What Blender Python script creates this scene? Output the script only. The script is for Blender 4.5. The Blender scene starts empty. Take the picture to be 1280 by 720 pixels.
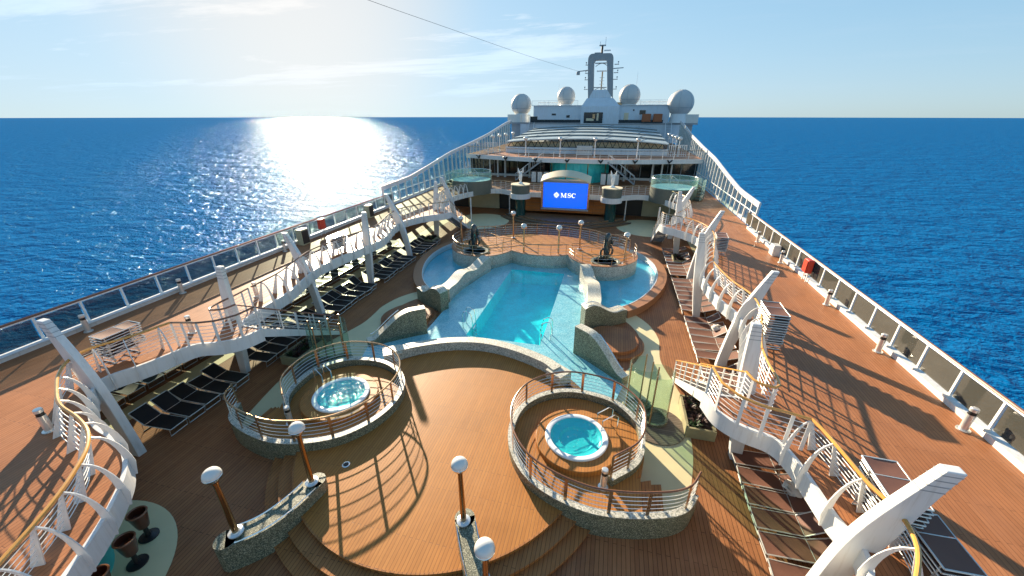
import bpy, bmesh, math, random
from mathutils import Vector, Matrix
random.seed(11)
R = math.radians
PI = math.pi
S = bpy.context.scene
COL = S.collection
ZU = 2.9      # promenade level above the pool deck
ZD = 5.95     # sun deck above it

# ------------------------------------------------------------------ materials
def newmat(name):
    m = bpy.data.materials.new(name); m.use_nodes = True
    nt = m.node_tree; return m, nt, nt.nodes['Principled BSDF']

def mat(name, col, rough=.5, metal=0., var=.12, vscale=3., bump=0., bscale=40., spec=.5, coat=0.):
    m, nt, p = newmat(name)
    p.inputs['Roughness'].default_value = rough
    p.inputs['Metallic'].default_value = metal
    p.inputs['Specular IOR Level'].default_value = spec
    p.inputs['Coat Weight'].default_value = coat
    tc = nt.nodes.new('ShaderNodeTexCoord')
    n = nt.nodes.new('ShaderNodeTexNoise'); n.inputs['Scale'].default_value = vscale; n.inputs['Detail'].default_value = 5
    nt.links.new(tc.outputs['Object'], n.inputs['Vector'])
    mx = nt.nodes.new('ShaderNodeMix'); mx.data_type = 'RGBA'
    mx.inputs[6].default_value = tuple(c * (1 - var) for c in col) + (1,)
    mx.inputs[7].default_value = tuple(min(1, c * (1 + var)) for c in col) + (1,)
    nt.links.new(n.outputs['Fac'], mx.inputs[0]); nt.links.new(mx.outputs[2], p.inputs['Base Color'])
    mr = nt.nodes.new('ShaderNodeMapRange'); mr.inputs[3].default_value = max(0.02, rough - .08); mr.inputs[4].default_value = min(1, rough + .08)
    nt.links.new(n.outputs['Fac'], mr.inputs[0]); nt.links.new(mr.outputs[0], p.inputs['Roughness'])
    if bump:
        n2 = nt.nodes.new('ShaderNodeTexNoise'); n2.inputs['Scale'].default_value = bscale
        nt.links.new(tc.outputs['Object'], n2.inputs['Vector'])
        b = nt.nodes.new('ShaderNodeBump'); b.inputs['Strength'].default_value = bump; b.inputs['Distance'].default_value = .01
        nt.links.new(n2.outputs['Fac'], b.inputs['Height']); nt.links.new(b.outputs[0], p.inputs['Normal'])
    return m

def streaks(m, col, amt):
    nt = m.node_tree; p = nt.nodes['Principled BSDF']; L = nt.links.new
    src = p.inputs['Base Color'].links[0].from_socket
    tc = nt.nodes.new('ShaderNodeTexCoord'); mp = nt.nodes.new('ShaderNodeMapping'); mp.inputs['Scale'].default_value = (5, 5, .45); L(tc.outputs['Object'], mp.inputs[0])
    n = nt.nodes.new('ShaderNodeTexNoise'); n.inputs['Scale'].default_value = 1.6; n.inputs['Detail'].default_value = 6; n.inputs['Roughness'].default_value = .7; L(mp.outputs[0], n.inputs['Vector'])
    r = nt.nodes.new('ShaderNodeMapRange'); r.inputs[1].default_value = .50; r.inputs[2].default_value = .75; r.inputs[4].default_value = amt; L(n.outputs['Fac'], r.inputs[0])
    mx = nt.nodes.new('ShaderNodeMix'); mx.data_type = 'RGBA'; L(r.outputs[0], mx.inputs[0]); L(src, mx.inputs[6]); mx.inputs[7].default_value = (*col, 1); L(mx.outputs[2], p.inputs['Base Color'])
    return m

def plank_mat(name, c1, c2, gap, width=.115, length=2.6, rough=.5, rotz=90., stain=.25):
    m, nt, p = newmat(name)
    L = nt.links.new
    tc = nt.nodes.new('ShaderNodeTexCoord')
    mp = nt.nodes.new('ShaderNodeMapping'); mp.inputs['Rotation'].default_value = (0, 0, R(rotz))
    L(tc.outputs['Object'], mp.inputs[0])
    b = nt.nodes.new('ShaderNodeTexBrick')
    b.inputs['Scale'].default_value = 1; b.inputs['Brick Width'].default_value = length; b.inputs['Row Height'].default_value = width
    b.inputs['Mortar Size'].default_value = .0075; b.inputs['Mortar Smooth'].default_value = .1
    b.offset = .37
    b.inputs['Color1'].default_value = (*c1, 1); b.inputs['Color2'].default_value = (*c2, 1); b.inputs['Mortar'].default_value = (*gap, 1)
    L(mp.outputs[0], b.inputs['Vector'])
    n = nt.nodes.new('ShaderNodeTexNoise'); n.inputs['Scale'].default_value = .55; n.inputs['Detail'].default_value = 7; n.inputs['Roughness'].default_value = .65
    L(tc.outputs['Object'], n.inputs['Vector'])
    mp2 = nt.nodes.new('ShaderNodeMapping'); mp2.inputs['Scale'].default_value = (14, .8, 14) if rotz else (.8, 14, 14)
    L(tc.outputs['Object'], mp2.inputs[0])
    g = nt.nodes.new('ShaderNodeTexNoise'); g.inputs['Scale'].default_value = 2.; g.inputs['Detail'].default_value = 4
    L(mp2.outputs[0], g.inputs['Vector'])
    r1 = nt.nodes.new('ShaderNodeMapRange'); r1.inputs[1].default_value = .3; r1.inputs[2].default_value = .7; r1.inputs[3].default_value = 1 - stain; r1.inputs[4].default_value = 1 + stain * .55
    L(n.outputs['Fac'], r1.inputs[0])
    r2 = nt.nodes.new('ShaderNodeMapRange'); r2.inputs[3].default_value = .8; r2.inputs[4].default_value = 1.2
    L(g.outputs['Fac'], r2.inputs[0])
    mu = nt.nodes.new('ShaderNodeMath'); mu.operation = 'MULTIPLY'; L(r1.outputs[0], mu.inputs[0]); L(r2.outputs[0], mu.inputs[1])
    vm = nt.nodes.new('ShaderNodeVectorMath'); vm.operation = 'SCALE'
    L(b.outputs['Color'], vm.inputs[0]); L(mu.outputs[0], vm.inputs['Scale'])
    wn = nt.nodes.new('ShaderNodeTexNoise'); wn.inputs['Scale'].default_value = .33; wn.inputs['Detail'].default_value = 9; wn.inputs['Roughness'].default_value = .72; wn.inputs['Distortion'].default_value = .8
    L(tc.outputs['Object'], wn.inputs['Vector'])
    wr_ = nt.nodes.new('ShaderNodeMapRange'); wr_.inputs[1].default_value = .50; wr_.inputs[2].default_value = .72; wr_.inputs[4].default_value = .38; L(wn.outputs['Fac'], wr_.inputs[0])
    wm = nt.nodes.new('ShaderNodeMix'); wm.data_type = 'RGBA'; L(wr_.outputs[0], wm.inputs[0]); L(vm.outputs[0], wm.inputs[6]); wm.inputs[7].default_value = tuple(min(.8, c * .95 + .035) for c in c1) + (1,)
    L(wm.outputs[2], p.inputs['Base Color'])
    rr = nt.nodes.new('ShaderNodeMapRange'); rr.inputs[3].default_value = rough - .14; rr.inputs[4].default_value = rough + .16
    L(n.outputs['Fac'], rr.inputs[0]); L(rr.outputs[0], p.inputs['Roughness'])
    bp = nt.nodes.new('ShaderNodeBump'); bp.inputs['Strength'].default_value = .35; bp.inputs['Distance'].default_value = .006; bp.invert = True
    L(b.outputs['Fac'], bp.inputs['Height']); L(bp.outputs[0], p.inputs['Normal'])
    p.inputs['Specular IOR Level'].default_value = .2
    return m

def mosaic_mat(name, cols, scale=52., rough=.45):
    m, nt, p = newmat(name); L = nt.links.new
    tc = nt.nodes.new('ShaderNodeTexCoord')
    v = nt.nodes.new('ShaderNodeTexVoronoi'); v.inputs['Scale'].default_value = scale
    L(tc.outputs['Object'], v.inputs['Vector'])
    sp = nt.nodes.new('ShaderNodeSeparateColor'); L(v.outputs['Color'], sp.inputs[0])
    cr = nt.nodes.new('ShaderNodeValToRGB'); cr.color_ramp.interpolation = 'CONSTANT'
    el = cr.color_ramp.elements
    while len(el) < len(cols): el.new(.5)
    for i, c in enumerate(cols): el[i].position = i / len(cols); el[i].color = (*c, 1)
    L(sp.outputs[0], cr.inputs[0])
    n = nt.nodes.new('ShaderNodeTexNoise'); n.inputs['Scale'].default_value = 1.3; n.inputs['Detail'].default_value = 4
    L(tc.outputs['Object'], n.inputs['Vector'])
    mr = nt.nodes.new('ShaderNodeMapRange'); mr.inputs[3].default_value = .75; mr.inputs[4].default_value = 1.25; L(n.outputs['Fac'], mr.inputs[0])
    vm = nt.nodes.new('ShaderNodeVectorMath'); vm.operation = 'SCALE'; L(cr.outputs[0], vm.inputs[0]); L(mr.outputs[0], vm.inputs['Scale'])
    L(vm.outputs[0], p.inputs['Base Color'])
    v2 = nt.nodes.new('ShaderNodeTexVoronoi'); v2.feature = 'DISTANCE_TO_EDGE'; v2.inputs['Scale'].default_value = scale; L(tc.outputs['Object'], v2.inputs['Vector'])
    b = nt.nodes.new('ShaderNodeBump'); b.inputs['Strength'].default_value = .5; b.inputs['Distance'].default_value = .01; L(v2.outputs['Distance'], b.inputs['Height'])
    L(b.outputs[0], p.inputs['Normal']); p.inputs['Roughness'].default_value = rough
    return m

def schlick(nt, f0, normal=None):
    lw = nt.nodes.new('ShaderNodeLayerWeight'); lw.inputs['Blend'].default_value = .5
    if normal: nt.links.new(normal, lw.inputs['Normal'])
    p = nt.nodes.new('ShaderNodeMath'); p.operation = 'POWER'; nt.links.new(lw.outputs['Facing'], p.inputs[0]); p.inputs[1].default_value = 5
    q = nt.nodes.new('ShaderNodeMath'); q.operation = 'MULTIPLY_ADD'; nt.links.new(p.outputs[0], q.inputs[0]); q.inputs[1].default_value = 1 - f0; q.inputs[2].default_value = f0
    return q

def glass_mat(name, tint, ior=1.45, rough=.02, body=0., bodycol=(.3, .35, .33)):
    m, nt, p = newmat(name); L = nt.links.new
    out = nt.nodes['Material Output']
    t = nt.nodes.new('ShaderNodeBsdfTransparent'); t.inputs[0].default_value = (*tint, 1)
    g = nt.nodes.new('ShaderNodeBsdfGlossy'); g.inputs['Roughness'].default_value = rough
    f = schlick(nt, .04)
    mx = nt.nodes.new('ShaderNodeMixShader')
    L(f.outputs[0], mx.inputs[0]); L(t.outputs[0], mx.inputs[1]); L(g.outputs[0], mx.inputs[2])
    if body:
        d = nt.nodes.new('ShaderNodeBsdfDiffuse'); d.inputs[0].default_value = (*bodycol, 1)
        m2 = nt.nodes.new('ShaderNodeMixShader'); m2.inputs[0].default_value = body
        L(mx.outputs[0], m2.inputs[1]); L(d.outputs[0], m2.inputs[2]); L(m2.outputs[0], out.inputs[0])
    else: L(mx.outputs[0], out.inputs[0])
    nt.nodes.remove(p)
    return m

def water_mat(name, tint, scale=2.5, strength=.25, foam=None):
    m, nt, p = newmat(name); L = nt.links.new
    out = nt.nodes['Material Output']
    tc = nt.nodes.new('ShaderNodeTexCoord')
    n = nt.nodes.new('ShaderNodeTexNoise'); n.inputs['Scale'].default_value = scale; n.inputs['Detail'].default_value = 5; n.inputs['Distortion'].default_value = .6
    L(tc.outputs['Object'], n.inputs['Vector'])
    b = nt.nodes.new('ShaderNodeBump'); b.inputs['Strength'].default_value = strength; b.inputs['Distance'].default_value = .05
    L(n.outputs['Fac'], b.inputs['Height'])
    t = nt.nodes.new('ShaderNodeBsdfTransparent'); t.inputs[0].default_value = (*tint, 1)
    g = nt.nodes.new('ShaderNodeBsdfGlossy'); g.inputs['Roughness'].default_value = .04
    f = schlick(nt, .02, b.outputs[0]); L(b.outputs[0], g.inputs['Normal'])
    mx = nt.nodes.new('ShaderNodeMixShader'); L(f.outputs[0], mx.inputs[0]); L(t.outputs[0], mx.inputs[1]); L(g.outputs[0], mx.inputs[2])
    last = mx
    if foam:
        fn = nt.nodes.new('ShaderNodeTexNoise'); fn.inputs['Scale'].default_value = 13; fn.inputs['Detail'].default_value = 8; fn.inputs['Roughness'].default_value = .7; fn.inputs['Distortion'].default_value = 1.
        L(tc.outputs['Object'], fn.inputs['Vector'])
        rp = nt.nodes.new('ShaderNodeMapRange'); rp.inputs[1].default_value = foam; rp.inputs[2].default_value = foam + .12; rp.inputs[4].default_value = .9
        L(fn.outputs['Fac'], rp.inputs[0])
        d = nt.nodes.new('ShaderNodeBsdfDiffuse'); d.inputs[0].default_value = (.85, .93, .93, 1)
        m2 = nt.nodes.new('ShaderNodeMixShader'); L(rp.outputs[0], m2.inputs[0]); L(last.outputs[0], m2.inputs[1]); L(d.outputs[0], m2.inputs[2]); last = m2
    L(last.outputs[0], out.inputs[0]); nt.nodes.remove(p)
    return m

def emit_mat(name, col, strength):
    m, nt, p = newmat(name)
    p.inputs['Base Color'].default_value = (*[c * .3 for c in col], 1)
    p.inputs['Emission Color'].default_value = (*col, 1); p.inputs['Emission Strength'].default_value = strength
    p.inputs['Roughness'].default_value = .25
    return m

M = {}
M['promdeck'] = plank_mat('promenade planks', (.42, .172, .072), (.37, .145, .058), (.20, .08, .036), width=.105)
M['pooldeck'] = plank_mat('pool deck planks', (.370, .158, .064), (.300, .122, .050), (.105, .042, .018), width=.12)
M['platdeck'] = plank_mat('platform planks', (.46, .190, .046), (.41, .162, .038), (.24, .095, .026), width=.10, stain=.14)
M['stepwood'] = plank_mat('step planks', (.42, .175, .055), (.36, .145, .044), (.12, .05, .02), width=.11, stain=.2)
M['padwood'] = plank_mat('pad planks', (.20, .16, .12), (.15, .12, .09), (.05, .04, .03), width=.1, rotz=0)
M['coping'] = mat('pool coping stone', (.34, .155, .07), .5, var=.2, vscale=6, bump=.3)
M['cream'] = mat('cream deck coating', (.66, .57, .33), .6, var=.1, vscale=1.5, bump=.15)
M['white'] = mat('white ship paint', (.70, .70, .68), .35, var=.05, vscale=2.)
M['whitemetal'] = mat('white painted steel', (.78, .78, .75), .38, var=.06, vscale=5.)
M['shipblue'] = mat('pale ship paint', (.62, .68, .72), .45, var=.08, vscale=1.)
M['rawgrey'] = mat('grey paint', (.30, .32, .33), .5, var=.15)
M['mastgrey'] = mat('mast grey paint', (.30, .31, .31), .5, var=.12)
M['ledge'] = mat('white kerb paint', (.72, .72, .70), .5, var=.15, vscale=4)
M['ceil'] = mat('deckhead paint', (.68, .67, .60), .6)
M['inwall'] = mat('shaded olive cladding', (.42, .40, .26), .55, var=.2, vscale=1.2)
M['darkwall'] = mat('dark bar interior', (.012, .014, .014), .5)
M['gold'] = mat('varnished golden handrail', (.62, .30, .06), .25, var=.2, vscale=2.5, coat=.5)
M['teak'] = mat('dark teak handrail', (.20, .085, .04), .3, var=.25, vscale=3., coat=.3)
M['bronze'] = mat('bronze tube', (.50, .33, .19), .28, metal=.85, var=.1)
M['chrome'] = mat('polished steel', (.72, .72, .70), .15, metal=1., var=.05)
M['brass'] = mat('brass post', (.40, .27, .15), .22, metal=1., var=.1)
M['wire'] = mat('steel wire', (.75, .74, .70), .3, metal=.6, var=.05)
M['globe'] = mat('opal globe', (.70, .68, .62), .2, var=.03, coat=.3)
M['mosaic'] = mosaic_mat('green grey mosaic', [(.045, .05, .032), (.11, .112, .07), (.20, .195, .12), (.09, .10, .062), (.30, .29, .18), (.13, .13, .08), (.46, .44, .31)])
M['mosaiclight'] = mosaic_mat('pale mosaic', [(.50, .48, .40), (.36, .35, .29), (.62, .60, .52), (.26, .26, .21), (.55, .52, .43)], 26)
M['mosaictop'] = mosaic_mat('ivory mosaic', [(.62, .58, .45), (.50, .46, .35), (.70, .66, .54), (.40, .37, .28), (.64, .61, .50)], 26)
M['pooltile'] = mosaic_mat('aqua shelf mosaic', [(.30, .60, .66), (.40, .67, .71), (.26, .55, .62), (.54, .75, .77)], 20, .3)
M['deeptile'] = mosaic_mat('turquoise basin mosaic', [(.004, .76, .80), (.006, .80, .84), (.004, .70, .75)], 14, .3)
M['lobetile'] = mosaic_mat('blue basin mosaic', [(.07, .50, .64), (.09, .54, .68), (.06, .46, .60)], 14, .3)
M['water'] = water_mat('pool water', (.84, .985, .995), 2.2, .3)
M['spawater'] = water_mat('spa water', (.75, .98, .98), 5, .5, foam=.62)
M['foamwater'] = water_mat('foaming spa water', (.75, .98, .98), 6, .8, foam=.54)
M['tub'] = mat('white tub shell', (.82, .82, .78), .25, var=.04)
M['tubin'] = mat('turquoise tub lining', (.12, .68, .68), .3, var=.1)
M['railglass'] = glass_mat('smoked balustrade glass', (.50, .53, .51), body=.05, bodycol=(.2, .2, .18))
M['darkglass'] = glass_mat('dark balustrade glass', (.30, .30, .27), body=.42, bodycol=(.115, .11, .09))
M['screenglass'] = glass_mat('windscreen glass', (.80, .88, .84), body=.06)
M['greenglass'] = glass_mat('green curved glass', (.76, .90, .82), body=.08, bodycol=(.42, .60, .50))
M['spaglass'] = glass_mat('pale green spa glass', (.76, .90, .84), body=.22, bodycol=(.55, .75, .66))
M['winglass'] = mat('dark window glass', (.010, .014, .014), .06, var=.2, spec=.6)
M['teal'] = mat('turquoise curtain', (.03, .50, .48), .4, var=.3, vscale=2.)
M['wood'] = plank_mat('stage wood panels', (.62, .24, .07), (.52, .18, .05), (.10, .04, .015), width=.42, length=3.2, rotz=0, rough=.35)
M['stage'] = mat('dark stage floor', (.20, .125, .07), .4, var=.25)
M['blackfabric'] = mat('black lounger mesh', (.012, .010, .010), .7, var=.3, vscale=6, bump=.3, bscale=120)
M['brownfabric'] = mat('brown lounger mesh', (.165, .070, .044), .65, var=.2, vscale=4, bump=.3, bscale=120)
M['alu'] = mat('lounger aluminium', (.62, .61, .57), .3, metal=.5, var=.06)
M['red'] = mat('red locker plastic', (.55, .045, .02), .4)
M['leather'] = mat('brown stool leather', (.10, .030, .015), .3, var=.3, coat=.4)
M['blackmetal'] = mat('black metal', (.012, .012, .013), .35, var=.2)
M['sculpt'] = mat('dark glazed sculpture', (.010, .022, .025), .2, var=.4, coat=.5)
M['planter'] = mat('weathered planter', (.30, .27, .15), .6, var=.25, vscale=5, bump=.4)
M['soil'] = mat('planter soil', (.05, .03, .02), .9, var=.4, vscale=12, bump=.8)
M['leafred'] = mat('dark red leaves', (.07, .035, .03), .5, var=.5, vscale=6)
M['leafgreen'] = mat('dark green leaves', (.035, .075, .025), .5, var=.5, vscale=6)
M['dome'] = mat('radome shell', (.58, .56, .52), .5, var=.05)
M['roofwhite'] = mat('roof panel', (.44, .52, .53), .3, var=.07, vscale=.6)
M['truss'] = mat('dark truss', (.022, .022, .02), .5)
M['pillarglass'] = mat('dark green pillar glass', (.004, .05, .045), .1, var=.3, coat=.6)
M['drum'] = mat('grey green drum cladding', (.115, .125, .10), .5, var=.2)
M['screen'] = emit_mat('blue screen', (.002, .10, .80), .42)
M['screenwhite'] = emit_mat('screen white', (.9, .93, 1.), .5)
M['fabriccanopy'] = mat('ivory canopy', (.70, .58, .38), .6, var=.1)
M['orange'] = mat('orange equipment paint', (.35, .10, .03), .5)
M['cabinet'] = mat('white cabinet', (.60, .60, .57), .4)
M['tread'] = mat('dark stair tread', (.10, .085, .07), .6)
M['hullwhite'] = mat('hull paint', (.7, .7, .7), .5)
M['towel'] = mat('rumpled white towel', (.72, .70, .64), .9, var=.1, bump=.5, bscale=20)

for k_ in ('white', 'shipblue', 'ledge'): streaks(M[k_], (.42, .36, .28), .42)
# ------------------------------------------------------------------ mesh helpers
def V(*a): return Vector(a)

class MB:
    def __init__(s): s.bm = bmesh.new()
    def faces(s, verts, faces, smooth=False):
        vs = [s.bm.verts.new(v) for v in verts]
        for f in faces:
            try:
                q = s.bm.faces.new([vs[i] for i in f]); q.smooth = smooth
            except ValueError: pass
        return s
    def box(s, c, d, rz=0., mtx=None):
        x, y, z = d[0] / 2, d[1] / 2, d[2] / 2
        vs = [V(i, j, k) for k in (-z, z) for j in (-y, y) for i in (-x, x)]
        m = mtx if mtx is not None else Matrix.Translation(c) @ Matrix.Rotation(rz, 4, 'Z')
        return s.faces([m @ v for v in vs], [(0, 2, 3, 1), (4, 5, 7, 6), (0, 1, 5, 4), (2, 6, 7, 3), (0, 4, 6, 2), (1, 3, 7, 5)])
    def beam(s, p, q, w, h):
        p, q = Vector(p), Vector(q); d = q - p; l = d.length
        if l < 1e-6: return s
        z = d.normalized(); up = V(0, 0, 1) if abs(z.z) < .95 else V(0, 1, 0)
        x = up.cross(z).normalized(); y = z.cross(x)
        m = Matrix(((x.x, y.x, z.x, 0), (x.y, y.y, z.y, 0), (x.z, y.z, z.z, 0), (0, 0, 0, 1)))
        return s.box(None, (w, h, l), mtx=Matrix.Translation((p + q) / 2) @ m)
    def tube(s, pts, r, n=6, closed=False):
        P = [Vector(p) for p in pts]; N = len(P); rings = []
        for i in range(N):
            a = P[i - 1] if (i > 0 or closed) else P[i]; b = P[(i + 1) % N] if (i < N - 1 or closed) else P[i]
            d = (b - a)
            if d.length < 1e-9: d = V(0, 0, 1)
            d.normalize(); up = V(0, 0, 1) if abs(d.z) < .9 else V(1, 0, 0)
            x = up.cross(d).normalized(); y = d.cross(x)
            rr = r[i] if isinstance(r, (list, tuple)) else r
            rings.append([P[i] + x * rr * math.cos(2 * PI * k / n) + y * rr * math.sin(2 * PI * k / n) for k in range(n)])
        vs = [v for q in rings for v in q]; fs = []
        for i in range(N if closed else N - 1):
            j = (i + 1) % N
            for k in range(n): fs.append((i * n + k, i * n + (k + 1) % n, j * n + (k + 1) % n, j * n + k))
        if not closed: fs += [tuple(range(n))[::-1], tuple(range((N - 1) * n, N * n))]
        return s.faces(vs, fs, True)
    def prism(s, poly, z0, z1):
        n = len(poly); vs = [V(x, y, z0) for x, y in poly] + [V(x, y, z1) for x, y in poly]
        fs = [(i, (i + 1) % n, n + (i + 1) % n, n + i) for i in range(n)]
        fs += [tuple(range(n))[::-1], tuple(range(n, 2 * n))]
        return s.faces(vs, fs)
    def sheet(s, poly, z): return s.faces([V(x, y, z) for x, y in poly], [tuple(range(len(poly)))])
    def lathe(s, prof, n=32, c=(0, 0), a0=0., a1=2 * PI, smooth=True):
        full = abs(a1 - a0 - 2 * PI) < 1e-6; m = n if full else n + 1
        vs = []; k = len(prof)
        for i in range(m):
            a = a0 + (a1 - a0) * i / n
            for r, z in prof: vs.append(V(c[0] + r * math.cos(a), c[1] + r * math.sin(a), z))
        fs = []
        for i in range(n):
            j = (i + 1) % m
            for q in range(k - 1): fs.append((i * k + q, j * k + q, j * k + q + 1, i * k + q + 1))
        return s.faces(vs, fs, smooth)
    def disc(s, c, r, z0, z1, n=48):
        return s.prism([(c[0] + r * math.cos(2 * PI * i / n), c[1] + r * math.sin(2 * PI * i / n)) for i in range(n)], z0, z1)
    def band(s, pts, th, z0, z1, closed=False, smooth=False):
        """a wall of thickness th centred on a plan path; z0/z1 may be functions of the fraction along it"""
        f0 = z0 if callable(z0) else (lambda t: z0); f1 = z1 if callable(z1) else (lambda t: z1)
        n = len(pts); L = offs(pts, th / 2, closed); Q = offs(pts, -th / 2, closed)
        vs = []
        for i in range(n):
            t = i / (n - 1)
            vs += [V(*L[i], f0(t)), V(*L[i], f1(t)), V(*Q[i], f1(t)), V(*Q[i], f0(t))]
        fs = []
        for i in range(n if closed else n - 1):
            j = (i + 1) % n
            for k in range(4): fs.append((i * 4 + k, j * 4 + k, j * 4 + (k + 1) % 4, i * 4 + (k + 1) % 4))
        if not closed: fs += [(0, 1, 2, 3), (n * 4 - 1, n * 4 - 2, n * 4 - 3, n * 4 - 4)]
        return s.faces(vs, fs, smooth)
    def ball(s, c, r, n=20, m=12, sz=1.):
        c = Vector(c)
        vs = [c + V(0, 0, -r * sz)]
        for j in range(1, m):
            a = -PI / 2 + PI * j / m
            for i in range(n): vs.append(c + V(r * math.cos(a) * math.cos(2 * PI * i / n), r * math.cos(a) * math.sin(2 * PI * i / n), r * sz * math.sin(a)))
        vs.append(c + V(0, 0, r * sz)); fs = []
        for i in range(n): fs.append((0, 1 + (i + 1) % n, 1 + i))
        for j in range(m - 2):
            for i in range(n): fs.append((1 + j * n + i, 1 + j * n + (i + 1) % n, 1 + (j + 1) * n + (i + 1) % n, 1 + (j + 1) * n + i))
        for i in range(n): fs.append((len(vs) - 1, 1 + (m - 2) * n + i, 1 + (m - 2) * n + (i + 1) % n))
        return s.faces(vs, fs, True)
    def ribbon(s, prof, th, o, n_, t_):
        """flat profile of (n,z) points given as left/right pairs, thickness th along t; o origin, n_ outward axis"""
        n_, t_ = Vector(n_), Vector(t_); o = Vector(o); k = len(prof); vs = []
        for sgn in (-.5, .5):
            for (a, b) in prof:
                for (u, z) in (a, b): vs.append(o + n_ * u + V(0, 0, z) + t_ * (sgn * th))
        h = 2 * k; fs = []
        for i in range(k - 1):
            a, b, c, d = 2 * i, 2 * i + 1, 2 * i + 3, 2 * i + 2
            fs += [(a, b, c, d), (h + d, h + c, h + b, h + a), (a, d, h + d, h + a), (b, h + b, h + c, c)]
        fs += [(0, h, h + 1, 1), (2 * k - 2, 2 * k - 1, h + 2 * k - 1, h + 2 * k - 2)]
        return s.faces(vs, fs)
    def build(s, name, m, parent=None, bevel=0.):
        bmesh.ops.recalc_face_normals(s.bm, faces=s.bm.faces)
        for e in s.bm.edges:
            if len(e.link_faces) == 2 and e.calc_face_angle(0) > .62: e.smooth = False
        if bevel: bmesh.ops.bevel(s.bm, geom=[e for e in s.bm.edges if len(e.link_faces) == 2 and e.calc_face_angle(0) > .6], offset=bevel, segments=2, affect='EDGES', profile=.6)
        if parent is not None:
            inv = parent.matrix_basis.inverted()
            if parent.parent is not None: inv = inv @ parent.parent.matrix_basis.inverted()
            bmesh.ops.transform(s.bm, matrix=inv, verts=s.bm.verts)
        me = bpy.data.meshes.new(name); s.bm.to_mesh(me); s.bm.free()
        if not isinstance(m, (list, tuple)): m = [m]
        for q in m: me.materials.append(q)
        o = bpy.data.objects.new(name, me); COL.objects.link(o)
        if parent is not None: o.parent = parent
        return o

def offs(pts, d, closed=False):
    n = len(pts); out = []
    for i in range(n):
        a = pts[i - 1] if (i > 0 or closed) else pts[i]; b = pts[(i + 1) % n] if (i < n - 1 or closed) else pts[i]
        dx, dy = b[0] - a[0], b[1] - a[1]; l = math.hypot(dx, dy) or 1
        out.append((pts[i][0] - dy / l * d, pts[i][1] + dx / l * d))
    return out

def spline(pts, step=.25):
    """Catmull-Rom through plan or space points, resampled evenly"""
    P = [Vector(p if len(p) == 3 else (*p, 0)) for p in pts]
    Q = []
    for i in range(len(P) - 1):
        p0 = P[i - 1] if i else P[0] * 2 - P[1]; p1, p2 = P[i], P[i + 1]; p3 = P[i + 2] if i + 2 < len(P) else P[-1] * 2 - P[-2]
        for k in range(12):
            t = k / 12
            Q.append(.5 * ((2 * p1) + (p2 - p0) * t + (2 * p0 - 5 * p1 + 4 * p2 - p3) * t * t + (3 * p1 - p0 - 3 * p2 + p3) * t ** 3))
    Q.append(P[-1]); return resample(Q, step)

def resample(Q, step):
    Q = [Vector(q if len(q) == 3 else (*q, 0)) for q in Q]
    L = [0.]
    for i in range(1, len(Q)): L.append(L[-1] + (Q[i] - Q[i - 1]).length)
    n = max(1, round(L[-1] / step)); out = []; j = 0
    for k in range(n + 1):
        t = L[-1] * k / n
        while j < len(L) - 2 and L[j + 1] < t: j += 1
        u = (t - L[j]) / max(1e-9, L[j + 1] - L[j]); out.append(Q[j].lerp(Q[j + 1], u))
    return out

def xy(P): return [(p.x, p.y) for p in P]
def mir(pts, s): return [(p[0] * s, *p[1:]) for p in pts]

def tag(o, label=None, cat=None, group=None, kind=None):
    if label: o['label'] = label
    if cat: o['category'] = cat
    if group: o['group'] = group
    if kind: o['kind'] = kind
    return o
def thing(name, label, cat, loc=(0, 0, 0), rz=0., group=None):
    o = bpy.data.objects.new(name, None); COL.objects.link(o); o.location = loc; o.rotation_euler = (0, 0, rz)
    o.empty_display_size = .2
    o.matrix_basis = Matrix.Translation(loc) @ Matrix.Rotation(rz, 4, 'Z')
    return tag(o, label, cat, group)
def struct(name, mb, m, **k): return tag(mb.build(name, m, **k), kind='structure')
def dup(root, loc, rz, label, group=None):
    r = root.copy(); COL.objects.link(r); r.location = loc; r.rotation_euler = (0, 0, rz); r['label'] = label
    if group: r['group'] = group
    for ch in list(root.children):
        c = ch.copy(); COL.objects.link(c); c.parent = r
        for g in list(ch.children):
            d = g.copy(); COL.objects.link(d); d.parent = c
    return r
ORD = ['first', 'second', 'third', 'fourth', 'fifth', 'sixth', 'seventh', 'eighth', 'ninth', 'tenth', 'eleventh', 'twelfth', 'thirteenth',
       'fourteenth', 'fifteenth', 'sixteenth', 'seventeenth', 'eighteenth', 'nineteenth', 'twentieth', 'twenty-first', 'twenty-second', 'twenty-third',
       'twenty-fourth', 'twenty-fifth', 'twenty-sixth', 'twenty-seventh', 'twenty-eighth', 'twenty-ninth', 'thirtieth', 'thirty-first', 'thirty-second', 'thirty-third', 'thirty-fourth', 'thirty-fifth', 'thirty-sixth']
SIDE = {-1: 'glittering-sea side', 1: 'deep blue sea side'}

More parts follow.
